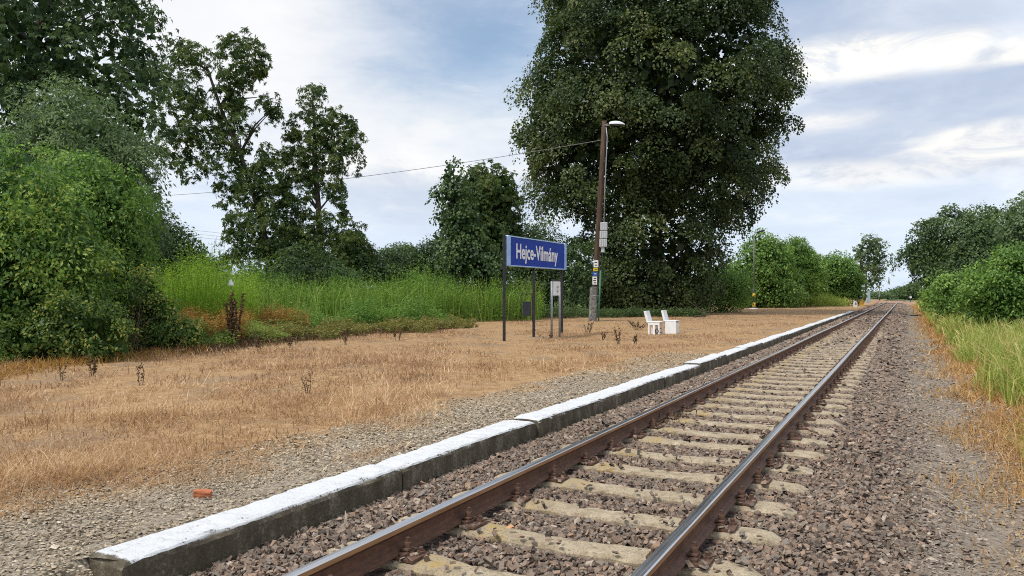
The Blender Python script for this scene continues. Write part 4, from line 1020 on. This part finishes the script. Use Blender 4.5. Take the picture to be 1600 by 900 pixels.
# name sign (parallel to the track, facing it): local x axis = along the track (+Y), front = +X world
sb = G(790, 533); sb[2] = zf(sb[0], sb[1])
sign = empty('station_sign', sb, R(90), 'long blue station name sign on three black posts with white lettering', 'sign')
LS, ZB, ZT = 4.42, 2.28, 3.16
# local frame: +x along track, -y faces the rails
mb = MB().box((LS / 2, 0, (ZB + ZT) / 2), (LS - 0.20, 0.10, ZT - ZB - 0.02), ch=0.01); mb.build('panel', M_blue, sign, local=True)
for xx, wv in ((0.10, 0.19), (LS - 0.08, 0.16)):
    mb = MB().box((xx, 0, (ZB + ZT) / 2), (wv, 0.16, ZT - ZB + 0.05), ch=0.02); mb.box((xx - 0.02, -0.083, (ZB + ZT) / 2), (0.05, 0.012, ZT - ZB)); mb.build('end_cap', M_pale, sign, local=True)
for zz in (ZB - 0.004, ZT + 0.004):
    MB().box((LS / 2, 0, zz), (LS - 0.40, 0.14, 0.035), ch=0.008).build('frame_rail', M_pale, sign, local=True)
for px_ in (0.0, 1.93, 4.18):
    xx = px_; top = ZT + 0.06 if px_ == 0 else ZB
    mb = MB().box((xx - (0.055 if px_ == 0 else 0), 0.02 if px_ == 0 else 0.0, top / 2 - 0.1), (0.072, 0.072, top + 0.2), ch=0.008); mb.build('post', M_black, sign, local=True)
lettering('lettering', 'Hejce-Vilmány', sign, (0.36 + 1.76, -0.056, 2.71), (R(90), 0, 0), 0.65, M_white, xs=0.82, off=0.013)

# notice board on two grey posts
nb = G(862, 529); nb[2] = zf(nb[0], nb[1])
board = empty('notice_board', nb, R(90), 'small white timetable board on two grey posts beside the name sign', 'notice board')
for xx in (0.0, 0.62): MB().tube([(xx, 0, -0.1), (xx, 0, 1.80)], 0.036, 10).build('post', M_grey, board, local=True, smooth=True)
MB().box((0.31, -0.02, 1.58), (0.52, 0.04, 0.46), ch=0.008).build('panel', M_white, board, local=True)
MB().box((0.31, -0.02, 1.835), (0.60, 0.07, 0.05), ch=0.008).build('top_rail', M_dark, board, local=True)
mb = MB()
for q in range(7):
    mb.box((0.36 + 0.01 * (q % 3), -0.0415, 1.44 + q * 0.042), (0.10 + 0.05 * ((q * 7) % 3), 0.003, 0.014))
mb.build('printed_lines', M_dark, board, local=True)

# litter bin
bb = W(823, HY, 37.0); bb[2] = zf(bb[0], bb[1])
lb = empty('litter_bin', bb, PSI, 'dark litter bin hanging in a steel frame in front of the weeds', 'litter bin')
for xx in (-0.28, 0.28): MB().tube([(xx, 0, -0.1), (xx, 0, 1.30), (xx * 0.92, 0, 1.37)], 0.022, 8).build('post', M_black, lb, local=True, smooth=True)
MB().tube([(-0.26, 0, 1.37), (0.26, 0, 1.37)], 0.022, 8).build('crossbar', M_black, lb, local=True, smooth=True)
mb = MB(); r_ = []
hh = [(-0.21, -0.15), (0.21, -0.15), (0.21, 0.15), (-0.21, 0.15)]
vb = [(x * 0.9, y * 0.9, 0.30) for x, y in hh] + [(x, y, 0.98) for x, y in hh] + [(x * 0.93, y * 0.9, 0.98) for x, y in hh] + [(x * 0.85, y * 0.8, 0.33) for x, y in hh]
fb = [(3, 2, 1, 0)] + [(i, (i + 1) % 4, 4 + (i + 1) % 4, 4 + i) for i in range(4)] + [(4 + i, 4 + (i + 1) % 4, 8 + (i + 1) % 4, 8 + i) for i in range(4)] + [(8 + i, 8 + (i + 1) % 4, 12 + (i + 1) % 4, 12 + i) for i in range(4)] + [(12, 13, 14, 15)]
mb.add(vb, fb); mb.box((0, -0.152, 0.97), (0.45, 0.02, 0.04)); mb.box((0, 0.152, 0.97), (0.45, 0.02, 0.04)); mb.box((-0.22, 0, 0.97), (0.02, 0.284, 0.04)); mb.box((0.22, 0, 0.97), (0.02, 0.284, 0.04))
mb.build('bin_body', worn('dark_bin_steel', (0.012, 0.016, 0.025), (0.03, 0.036, 0.05), 8, 0.5), lb, local=True)
for sx in (-1, 1): MB().tube([(sx * 0.21, 0, 0.72), (sx * 0.28, 0, 0.72)], 0.018, 6).build('pivot', M_black, lb, local=True)

# ------------------------------------------------------------------ wooden lamp pole
pb = G(930, 502); pb[2] = zf(pb[0], pb[1]); DP = float((pb - CAM) @ FW); PX = DP / F
pole = empty('lamp_pole', pb, PSI, 'leaning wooden lamp pole on a grey concrete stub with stickers and boxes', 'lamp pole')
n = mat('tarred_wood', None, 0.9, 0, 0.2); oc = n.new('ShaderNodeTexCoord').outputs['Object']
a = n.noise(n.vm('MULTIPLY', oc, (14, 14, 0.7)), 2.0, 8, 0.65)
n.put(n.p.inputs['Base Color'], n.ramp(a, [(0.3, (0.035, 0.022, 0.016)), (0.55, (0.10, 0.062, 0.045)), (0.75, (0.19, 0.125, 0.09))])); bump(n, a, 0.6, 0.02); M_pole = n.mat


def PL(px_, py_, back=0.0): return np.array([(px_ - 930) * PX, back, (502 - py_) * PX])   # pole-plane picture rows to local metres


n = mat('rough_concrete', None, 0.95, 0, 0.2); oc = n.new('ShaderNodeTexCoord').outputs['Object']
a = n.noise(oc, 6, 9, 0.75, 0.6)
n.put(n.p.inputs['Base Color'], n.ramp(a, [(0.3, (0.07, 0.075, 0.07)), (0.5, (0.17, 0.17, 0.16)), (0.7, (0.34, 0.34, 0.32))])); bump(n, a, 0.8, 0.04); M_conc = n.mat
mb = MB(); rg2 = np.random.default_rng(9)
zs = np.linspace(-0.2, 1.72, 16)
sv, sf = [], []
for j, zz in enumerate(zs):
    for i in range(8):
        sx = [-1, -0.6, 0.6, 1, 1, 0.6, -0.6, -1][i]; sy = [-0.6, -1, -1, -0.6, 0.6, 1, 1, 0.6][i]
        tp = 1 - 0.03 * zz
        sv.append((-0.13 + sx * 0.20 * tp + 0.035 * zz + rg2.normal(0, 0.008), sy * 0.15 * tp + rg2.normal(0, 0.008), zz))
for j in range(15):
    for i in range(8): sf.append((j * 8 + i, j * 8 + (i + 1) % 8, (j + 1) * 8 + (i + 1) % 8, (j + 1) * 8 + i))
sf8 = [tuple(15 * 8 + i for i in range(8))]
mb.add(sv, sf + sf8); mb.build('concrete_stub', M_conc, pole, local=True)
pts = [PL(930, 470, 0.18), PL(932, 420, 0.16), PL(937, 330, 0.1), PL(941, 260, 0.1), PL(944.5, 189, 0.1)]
MB().tube(pts, [0.15, 0.148, 0.14, 0.13, 0.12], 14).build('wooden_mast', M_pole, pole, local=True, smooth=True)
for yy in (462, 449):
    c_ = PL(930.5, yy, 0.1)
    mb = MB(); th = np.linspace(0, 2 * math.pi, 17); mb.tube([c_ + np.array([0.205 * math.cos(t), 0.27 * math.sin(t), 0]) + np.array([-0.04, -0.02, 0]) for t in th], 0.012, 5, cap=False); mb.build('wire_band', M_grey, pole, local=True)
arm = [PL(944.5, 196, 0.0), PL(948, 196.5, -0.05), PL(953, 197, -0.1)]
MB().tube(arm, 0.035, 8).build('lamp_arm', M_grey, pole, local=True, smooth=True)
# lamp head: rounded shell with a dark glazed underside
c0 = PL(951.5, 194.5, -0.1); c1 = PL(976, 195.5, -0.12); ax = c1 - c0
hv, hf = [], []
ts = np.linspace(0, 1, 9); wds = [0.09, 0.13, 0.16, 0.18, 0.185, 0.175, 0.15, 0.11, 0.04]; hts = [0.10, 0.15, 0.17, 0.18, 0.18, 0.17, 0.14, 0.10, 0.03]
for t, wq, hq in zip(ts, wds, hts):
    for a_ in np.linspace(0, math.pi, 9):
        hv.append(c0 + ax * t + np.array([0, math.cos(a_) * wq, math.sin(a_) * hq - 0.02]))
for j in range(8):
    for i in range(8): hf.append((j * 9 + i, (j + 1) * 9 + i, (j + 1) * 9 + i + 1, j * 9 + i + 1))
mb = MB(); mb.add(hv, hf + [tuple(range(9))]); lh = mb.build('lamp_head', mat('lamp_shell', (0.72, 0.74, 0.76), 0.4).mat, pole, local=True, smooth=True)
gvv, gff = [], []
for t, wq in zip(ts, wds):
    for a_ in np.linspace(0, math.pi, 7): gvv.append(c0 + ax * t + np.array([0, math.cos(a_) * wq * 0.98, -math.sin(a_) * 0.07 * (wq / 0.18) - 0.024]))
for j in range(8):
    for i in range(6): gff.append((j * 7 + i, j * 7 + i + 1, (j + 1) * 7 + i + 1, (j + 1) * 7 + i))
mb = MB(); mb.add(gvv, gff); g_ = mb.build('lamp_glass', mat('lamp_glass', (0.10, 0.11, 0.13), 0.15).mat, lh, local=True, smooth=True)
MB().tube([PL(947, 200, -0.06), PL(948.5, 214, -0.07), PL(948, 228, -0.07), PL(945, 290, -0.06), PL(943.5, 348, -0.06)], 0.028, 8).build('conduit', M_grey, pole, local=True, smooth=True)
M_box = worn('pale_box_plastic', (0.42, 0.45, 0.47), (0.58, 0.60, 0.62), 9, 0.55)
for (ya, yb, xc, wv) in ((348, 360.5, 943, 10.5), (361.5, 373, 942.5, 11.5), (374, 386.5, 942, 11.5)):
    hh_ = (yb - ya) * PX; c_ = PL(xc, (ya + yb) / 2, -0.12)
    b_ = MB().box(c_, (wv * PX, 0.20, hh_), ch=0.02).build('junction_box', M_box, pole, local=True)
    mb = MB()
    for q in (-0.3, 0.0, 0.3): mb.box(c_ + (q * wv * PX, -0.104, 0), (0.014, 0.01, hh_ * 0.86))
    mb.build('rib', M_grey, b_, local=True)
MB().box(PL(941.5, 391, -0.1), (0.16, 0.12, 0.26), ch=0.02).build('cable_gland', M_box, pole, local=True)
MB().tube([PL(941, 396, -0.1), PL(939, 424, -0.12)], 0.018, 6).build('cable', M_dark, pole, local=True)
MB().tube([PL(938, 423, -0.12), PL(934.5, 505, -0.14)], 0.045, 10).build('green_pipe', worn('green_pipe_plastic', (0.03, 0.12, 0.075), (0.06, 0.19, 0.12), 6, 0.5), pole, local=True, smooth=True)
M_yel = mat('sticker_yellow', (0.62, 0.48, 0.03), 0.5).mat; M_blu = mat('sticker_blue', (0.02, 0.10, 0.42), 0.5).mat
for (ya, yb, xc, mt, marks) in ((407, 418, 931.2, M_white, 2), (419, 424, 930.3, M_yel, 1), (425, 431.5, 929.8, M_blu, 1), (432.5, 445, 929.3, M_white, 3)):
    zc = PL(xc, (ya + yb) / 2, 0.0); hh_ = (yb - ya) * PX
    pl_ = MB().box(zc, (0.235, 0.02, hh_), ch=0.004).build('notice_plate', mt, pole, local=True)
    mb = MB()
    for q in range(marks): mb.box(zc + (0.01 * (-1) ** q, -0.012, (q - (marks - 1) / 2) * hh_ / (marks + 0.6)), (0.12 + 0.03 * (q % 2), 0.004, min(0.05, hh_ * 0.16)))
    mb.build('print', M_dark if mt is not M_blu else M_white, pl_, local=True)

# cable from the pole to the left, another set of far wires
A = W(939, 219, DP); B = W(-60, 309, 64.0)
cv = [A + (B - A) * t - UP * (4 * t * (1 - t) * 1.15) for t in np.linspace(0, 1, 40)]
M_wire = mat('grey_wire', (0.2, 0.2, 0.2), 0.6).mat
tag(MB().tube(cv, 0.015, 5).build('overhead_cable', M_wire), 'thin overhead cable running left from the wooden lamp pole', 'cable')
for q, (ya, yb, lab) in enumerate(((338, 389, 'topmost of three faint distant wires at left'), (345, 393, 'middle of three faint distant wires at left'), (351, 397, 'lowest of three faint distant wires at left'))):
    A = W(-100, ya - 28, 150); B = W(700, yb + 6, 190)
    tag(MB().tube([A + (B - A) * t - UP * (4 * t * (1 - t) * 1.0) for t in np.linspace(0, 1, 20)], 0.026, 4).build('power_wire', M_wire), lab, 'wire', 'distant power wires')

# ------------------------------------------------------------------ white seats
def seat_side(mb, y, th, solid):
    if solid:
        pr = [(-0.21, 0.0), (0.19, 0.0), (0.20, 0.44), (-0.20, 0.44)]
    else: pr = None
    return pr


c1 = G(1050, 521); c1[2] = zf(c1[0], c1[1])
ch = empty('platform_chair', c1, 0, 'white seat with solid side panels, the farther right of two', 'chair', 'white seats on the platform')
for yy in (-0.21, 0.21):
    mb = MB(); th_ = 0.03; pr = [(-0.19, -0.03), (-0.06, 0.0), (0.20, -0.03), (0.205, 0.44), (-0.19, 0.44)]
    v = [(x, yy + sgn * th_ / 2, z) for sgn in (-1, 1) for x, z in pr]; m_ = len(pr)
    mb.add(v, [tuple(range(m_)), tuple(range(2 * m_ - 1, m_ - 1, -1))] + [(i, m_ + i, m_ + (i + 1) % m_, (i + 1) % m_) for i in range(m_)]); mb.build('side_panel', M_white, ch, local=True)
MB().box((0.19, 0, 0.2), (0.03, 0.386, 0.38), ch=0.004).build('front_panel', M_white, ch, local=True)
MB().box((0.0, 0, 0.458), (0.42, 0.46, 0.035), ch=0.01).build('seat', M_white, ch, local=True)
MB().box((-0.255, 0, 0.63), (0.085, 0.44, 0.40), rot=(0, R(-14), 0), ch=0.015).build('backrest', M_white, ch, local=True)
c2 = G(1024, 523); c2[2] = zf(c2[0], c2[1])
ch2 = empty('platform_chair', c2, 0, 'white seat with open slots between its legs, beside the dead weeds', 'chair', 'white seats on the platform')
for yy in (-0.20, 0.20):
    for (x0, x1) in ((-0.20, -0.14), (-0.03, 0.05), (0.16, 0.21)):
        MB().box(((x0 + x1) / 2, yy, 0.19), (x1 - x0, 0.035, 0.44), ch=0.005).build('leg', M_white, ch2, local=True)
    MB().box((0.005, yy, 0.37), (0.405, 0.040, 0.085), ch=0.005).build('apron', M_white, ch2, local=True)
    mb = MB(); tt = np.linspace(0, 2 * math.pi, 15); mb.tube([(0.115 + 0.055 * math.cos(t), yy * 1.06, 0.12 + 0.075 * math.sin(t)) for t in tt], 0.017, 6, cap=False); mb.build('foot_ring', M_dark, ch2, local=True)
MB().box((0.0, 0, 0.430), (0.44, 0.46, 0.035), ch=0.01).build('seat', M_white, ch2, local=True)
MB().box((-0.26, 0, 0.60), (0.085, 0.44, 0.42), rot=(0, R(-16), 0), ch=0.015).build('backrest', M_white, ch2, local=True)

# ------------------------------------------------------------------ second, thinner lamp post
b2 = G(1178, 482.5); b2[2] = zf(b2[0], b2[1]); D2 = float((b2 - CAM) @ FW); Q = D2 / F
lp = empty('lamp_post', b2, PSI, 'thin steel lamp post with yellow bands beyond the huge tree', 'lamp post')
H2 = 116 * Q
MB().tube([(0, 0, 0), (0, 0, 2.3)], [0.13, 0.12], 10).build('base_tube', M_black, lp, local=True, smooth=True)
MB().tube([(0, 0, 2.3), (0.02, 0, H2)], [0.075, 0.05], 10).build('mast', worn('aged_grey_steel', (0.10, 0.11, 0.10), (0.2, 0.21, 0.2), 8, 0.6), lp, local=True, smooth=True)
for z0, z1 in ((0.20, 0.58), (1.05, 1.42)): MB().tube([(0, 0, z0), (0, 0, z1)], 0.136, 12).build('yellow_band', mat('band_yellow', (0.62, 0.40, 0.03), 0.6).mat, lp, local=True, smooth=True)
MB().tube([(0.02, 0, H2 - 0.02), (0.1, 0, H2 + 0.15), (0.34, 0, H2 + 0.24)], 0.035, 8).build('lamp_arm', M_grey, lp, local=True, smooth=True)
mb = MB().box((0.62, 0, H2 + 0.30), (0.72, 0.30, 0.16), rot=(0, R(-18), 0), ch=0.05); mb.build('lamp_head', M_dark, lp, local=True)
mb = MB(); mb.tube([(0, 0, -0.05), (0, 0, 0.05), (0, 0, 0.09)], [0.42, 0.40, 0.15], 12); mb.build('footing', M_white, lp, local=True)

# ------------------------------------------------------------------ far markers
M_yel2 = worn('signal_yellow', (0.55, 0.30, 0.02), (0.75, 0.45, 0.04), 5, 0.6)
k0 = G(1336.5, 481, 0.0); k0[2] = zf(k0[0], k0[1]); dk = float((k0 - CAM) @ FW)
ks = empty('marker_stone', k0, PSI, 'small white numbered marker stone at the end of the kerb', 'marker stone')
mb = MB(); vv = []
for yy in (-0.08, 0.08):
    for t in np.linspace(0, math.pi, 9): vv.append((0.17 * math.cos(t), yy, 0.46 + 0.14 * math.sin(t)))
    vv += [(-0.17, yy, -0.05), (0.17, yy, -0.05)]
mb.add(vv, [tuple(range(11)), tuple(range(21, 10, -1))] + [(i, 11 + i, 11 + (i + 1) % 11, (i + 1) % 11) for i in range(11)]); mb.build('stone_block', M_white, ks, local=True)
lettering('digit', '8', ks, (0, -0.082, 0.34), (R(90), 0, 0), 0.36, M_dark, off=0.008)
y0 = G(1345, 479, 0.0); y0[2] = zf(y0[0], y0[1])
yl = empty('point_lever', y0, PSI, 'yellow track lever with a black head beside the white marker stone', 'lever')
mb = MB(); mb.add([(-0.26, -0.12, -0.03), (0.30, -0.12, -0.03), (0.30, 0.12, -0.03), (-0.26, 0.12, -0.03), (-0.09, -0.08, 0.82), (0.17, -0.08, 0.82), (0.17, 0.08, 0.82), (-0.09, 0.08, 0.82)], [(3, 2, 1, 0), (4, 5, 6, 7), (0, 1, 5, 4), (1, 2, 6, 5), (2, 3, 7, 6), (3, 0, 4, 7)]); mb.build('body', M_yel2, yl, local=True)
MB().tube([(0.06, -0.02, 0.7), (-0.04, -0.02, 1.12)], 0.03, 8).build('lever_arm', M_black, yl, local=True)
MB().tube([(-0.06, -0.14, 0.98), (-0.06, 0.14, 0.98)], 0.20, 14).build('counterweight', M_black, yl, local=True)
mb = MB()
for (x, z) in ((-0.14, 1.06), (0.04, 1.05), (-0.06, 0.9)): mb.tube([(x, -0.145, z), (x, -0.15, z)], 0.04, 8)
mb.build('white_spot', M_white, yl, local=True)
cb = W(1356.5, HY, 112); cb[2] = zf(cb[0], cb[1])
cab = empty('relay_cabinet', cb, PSI, 'narrow blue grey cabinet beside the foot of the lone poplar', 'cabinet')
MB().box((0, 0, 0.95), (0.48, 0.4, 1.9), ch=0.03).build('body', worn('blue_grey_steel', (0.26, 0.34, 0.42), (0.36, 0.44, 0.52), 4, 0.5), cab, local=True)
MB().box((0, -0.204, 0.95), (0.40, 0.012, 1.7), ch=0.004).build('door', worn('blue_grey_door', (0.30, 0.38, 0.46), (0.40, 0.48, 0.56), 4, 0.5), cab, local=True)
MB().box((0, 0, 1.92), (0.56, 0.48, 0.05), ch=0.01).build('lid', M_grey, cab, local=True)
fm = W(1374, HY, 150); fm[2] = zf(fm[0], fm[1])
fmo = empty('signal_mast', fm, PSI, 'slender far mast with a short crosspiece right of the poplar', 'mast')
MB().tube([(0, 0, -0.1), (0, 0, 3.0)], 0.09, 8).build('mast', M_grey, fmo, local=True)
MB().box((0, 0, 2.9), (0.7, 0.08, 0.1)).build('crosspiece', M_grey, fmo, local=True)
MB().box((0, -0.1, 0.25), (0.3, 0.1, 0.9)).build('back_board', M_dark, fmo, local=True)
wd_ = W(1422.5, HY, 128); wd_[2] = zf(wd_[0], wd_[1])
wdo = empty('disc_marker', wd_, PSI, 'white round disc on a short dark post right of the far rails', 'marker')
MB().tube([(0, 0, -0.1), (0, 0, 0.9)], 0.05, 8).build('post', M_dark, wdo, local=True)
MB().tube([(0, -0.09, 1.0), (0, -0.06, 1.0)], 0.2, 14).build('disc', M_white, wdo, local=True)
MB().box((0, -0.02, 1.0), (0.52, 0.06, 0.62)).build('back_board', M_dark, wdo, local=True)
cp = W(1442, HY, 100); cp[2] = zf(cp[0], cp[1])
cpo = empty('concrete_post', cp, PSI, 'pale concrete post under the bough of the spreading tree', 'post')
MB().tube([(0, 0, -0.1), (0, 0, 2.4)], [0.11, 0.09], 8).build('shaft', M_conc, cpo, local=True)
MB().box((0, 0, 2.5), (0.2, 0.2, 0.25), ch=0.03).build('cap', M_white, cpo, local=True)

# ------------------------------------------------------------------ small litter
def lump(name, c, size, rz, m, label, cat, seed):
    r_ = np.random.default_rng(seed); bm = bmesh.new(); bmesh.ops.create_cube(bm, size=1.0)
    bmesh.ops.subdivide_edges(bm, edges=bm.edges, cuts=3, use_grid_fill=True)
    for v in bm.verts:
        q = np.array(v.co); l = np.linalg.norm(q); q = q * (1 - 0.12 * (l - 0.5) / 0.366) + r_.normal(0, 0.022, 3); v.co = Vector(q * np.array(size))
    me = bpy.data.meshes.new(name); bm.to_mesh(me); bm.free(); me.materials.append(m)
    o = bpy.data.objects.new(name, me); COL.objects.link(o); o.location = tuple(c); o.rotation_euler = (R(4), R(3), rz)
    return tag(o, label, cat)


g1 = G(317, 771, 0.12); lump('brick_fragment', (g1[0], g1[1], zf(g1[0], g1[1]) + 0.025), (0.125, 0.06, 0.05), PSI + R(8), worn('orange_brick', (0.34, 0.095, 0.04), (0.52, 0.19, 0.09), 30, 0.9), 'orange broken brick lying on the pale gravel', 'brick', 4)
sp = G(539, 822, -0.04)
mb = MB(); mb.tube([(0, 0, -0.01), (0.004, 0.006, 0.05), (-0.006, 0.01, 0.10)], [0.013, 0.012, 0.003], 4)
o = mb.build('wood_splinter', worn('bare_wood', (0.45, 0.34, 0.25), (0.62, 0.52, 0.40), 30, 0.8)); o.location = tuple(sp); tag(o, 'pale wood splinter sticking up from the ballast by the kerb', 'splinter')
pk = G(1428, 494, -0.2)
o = MB().box((0, 0, 0.05), (1.0, 0.30, 0.10), rot=(0, 0, PSI + R(4)), ch=0.01).build('plank', M_dark); o.location = (pk[0], pk[1], zf(pk[0], pk[1])); tag(o, 'short black plank lying across the far path', 'plank')
M_twig = worn('dry_twig', (0.22, 0.18, 0.14), (0.42, 0.36, 0.29), 25, 0.9)
for (xa, ya, xb, yb, zz, lab) in ((1278, 794, 1345, 765, -0.02, 'pale dry twig lying on ballast right of the rails'), (1447, 775, 1490, 797, -0.16, 'grey dry twig lying on the path at right'), (1062, 632, 1052, 652, -0.01, 'thin bent straw leaning beside the left rail'), (1300, 722, 1390, 700, -0.05, 'long thin straw lying on the ballast farther off')):
    a_ = G(xa, ya, zz); b_ = G(xb, yb, zz); a_[2] = zf(a_[0], a_[1]) + 0.045; b_[2] = zf(b_[0], b_[1]) + 0.05
    md = (a_ + b_) / 2 + np.array([0.01, 0.015, 0.008])
    tag(MB().tube([a_, md, b_], [0.006, 0.005, 0.003], 5).build('dry_twig', M_twig), lab, 'twig', 'twigs on the ground')
m = 130; q = np.stack([rg.normal(-0.62, 0.09, m), rg.uniform(8.3, 9.5, m), np.full(m, 0.0)], -1)
tag(blades('withered_weeds', q, rg.uniform(0.05, 0.14, m), rg.uniform(0.008, 0.02, m), rg, M_brown, 1.2, 1.0, 1), 'flattened withered weeds inside the left rail', 'weeds', kind='stuff')
for (x, y, lab) in ((790, 826, 'orange dead leaf on the ballast between the two nearest bare sleepers'),):
    g_ = G(x, y, 0.02); th = 0.6
    v = [(0, 0, 0.03), (0.03, 0.012, 0.05), (0.065, 0.0, 0.045), (0.03, -0.016, 0.028)]
    o = MB().add(v, [(0, 1, 2), (0, 2, 3)]).build('dead_leaf', mat('dead_leaf_orange', (0.5, 0.27, 0.13), 0.8).mat); o.location = (g_[0], g_[1], 0.0); tag(o, lab, 'leaf')
# pale fallen branch under the huge tree
fb = W(1085, 492, 44); fb[2] = zf(fb[0], fb[1]); rngb = np.random.default_rng(8)
mb = MB(); mb.tube([fb, fb + RT * 0.5 + UP * 0.35, fb - RT * 0.4 + UP * 1.0], [0.05, 0.04, 0.02], 6)
mb.tube([fb + RT * 0.1 + UP * 0.1, fb + RT * 1.4 + UP * 0.2], [0.04, 0.015], 5); mb.tube([fb + RT * 0.5 + UP * 0.35, fb + RT * 0.9 + UP * 0.6], [0.025, 0.01], 5)
tag(mb.build('fallen_branch', M_bark), 'fallen branch lying at the shaded foot of the huge tree', 'branch')

print('TRIS', sum(sum(max(0, p.loop_total - 2) for p in o.data.polygons) if len(o.data.polygons) < 20000 else len(o.data.polygons) * 2 for o in SC.objects if o.type == 'MESH'))
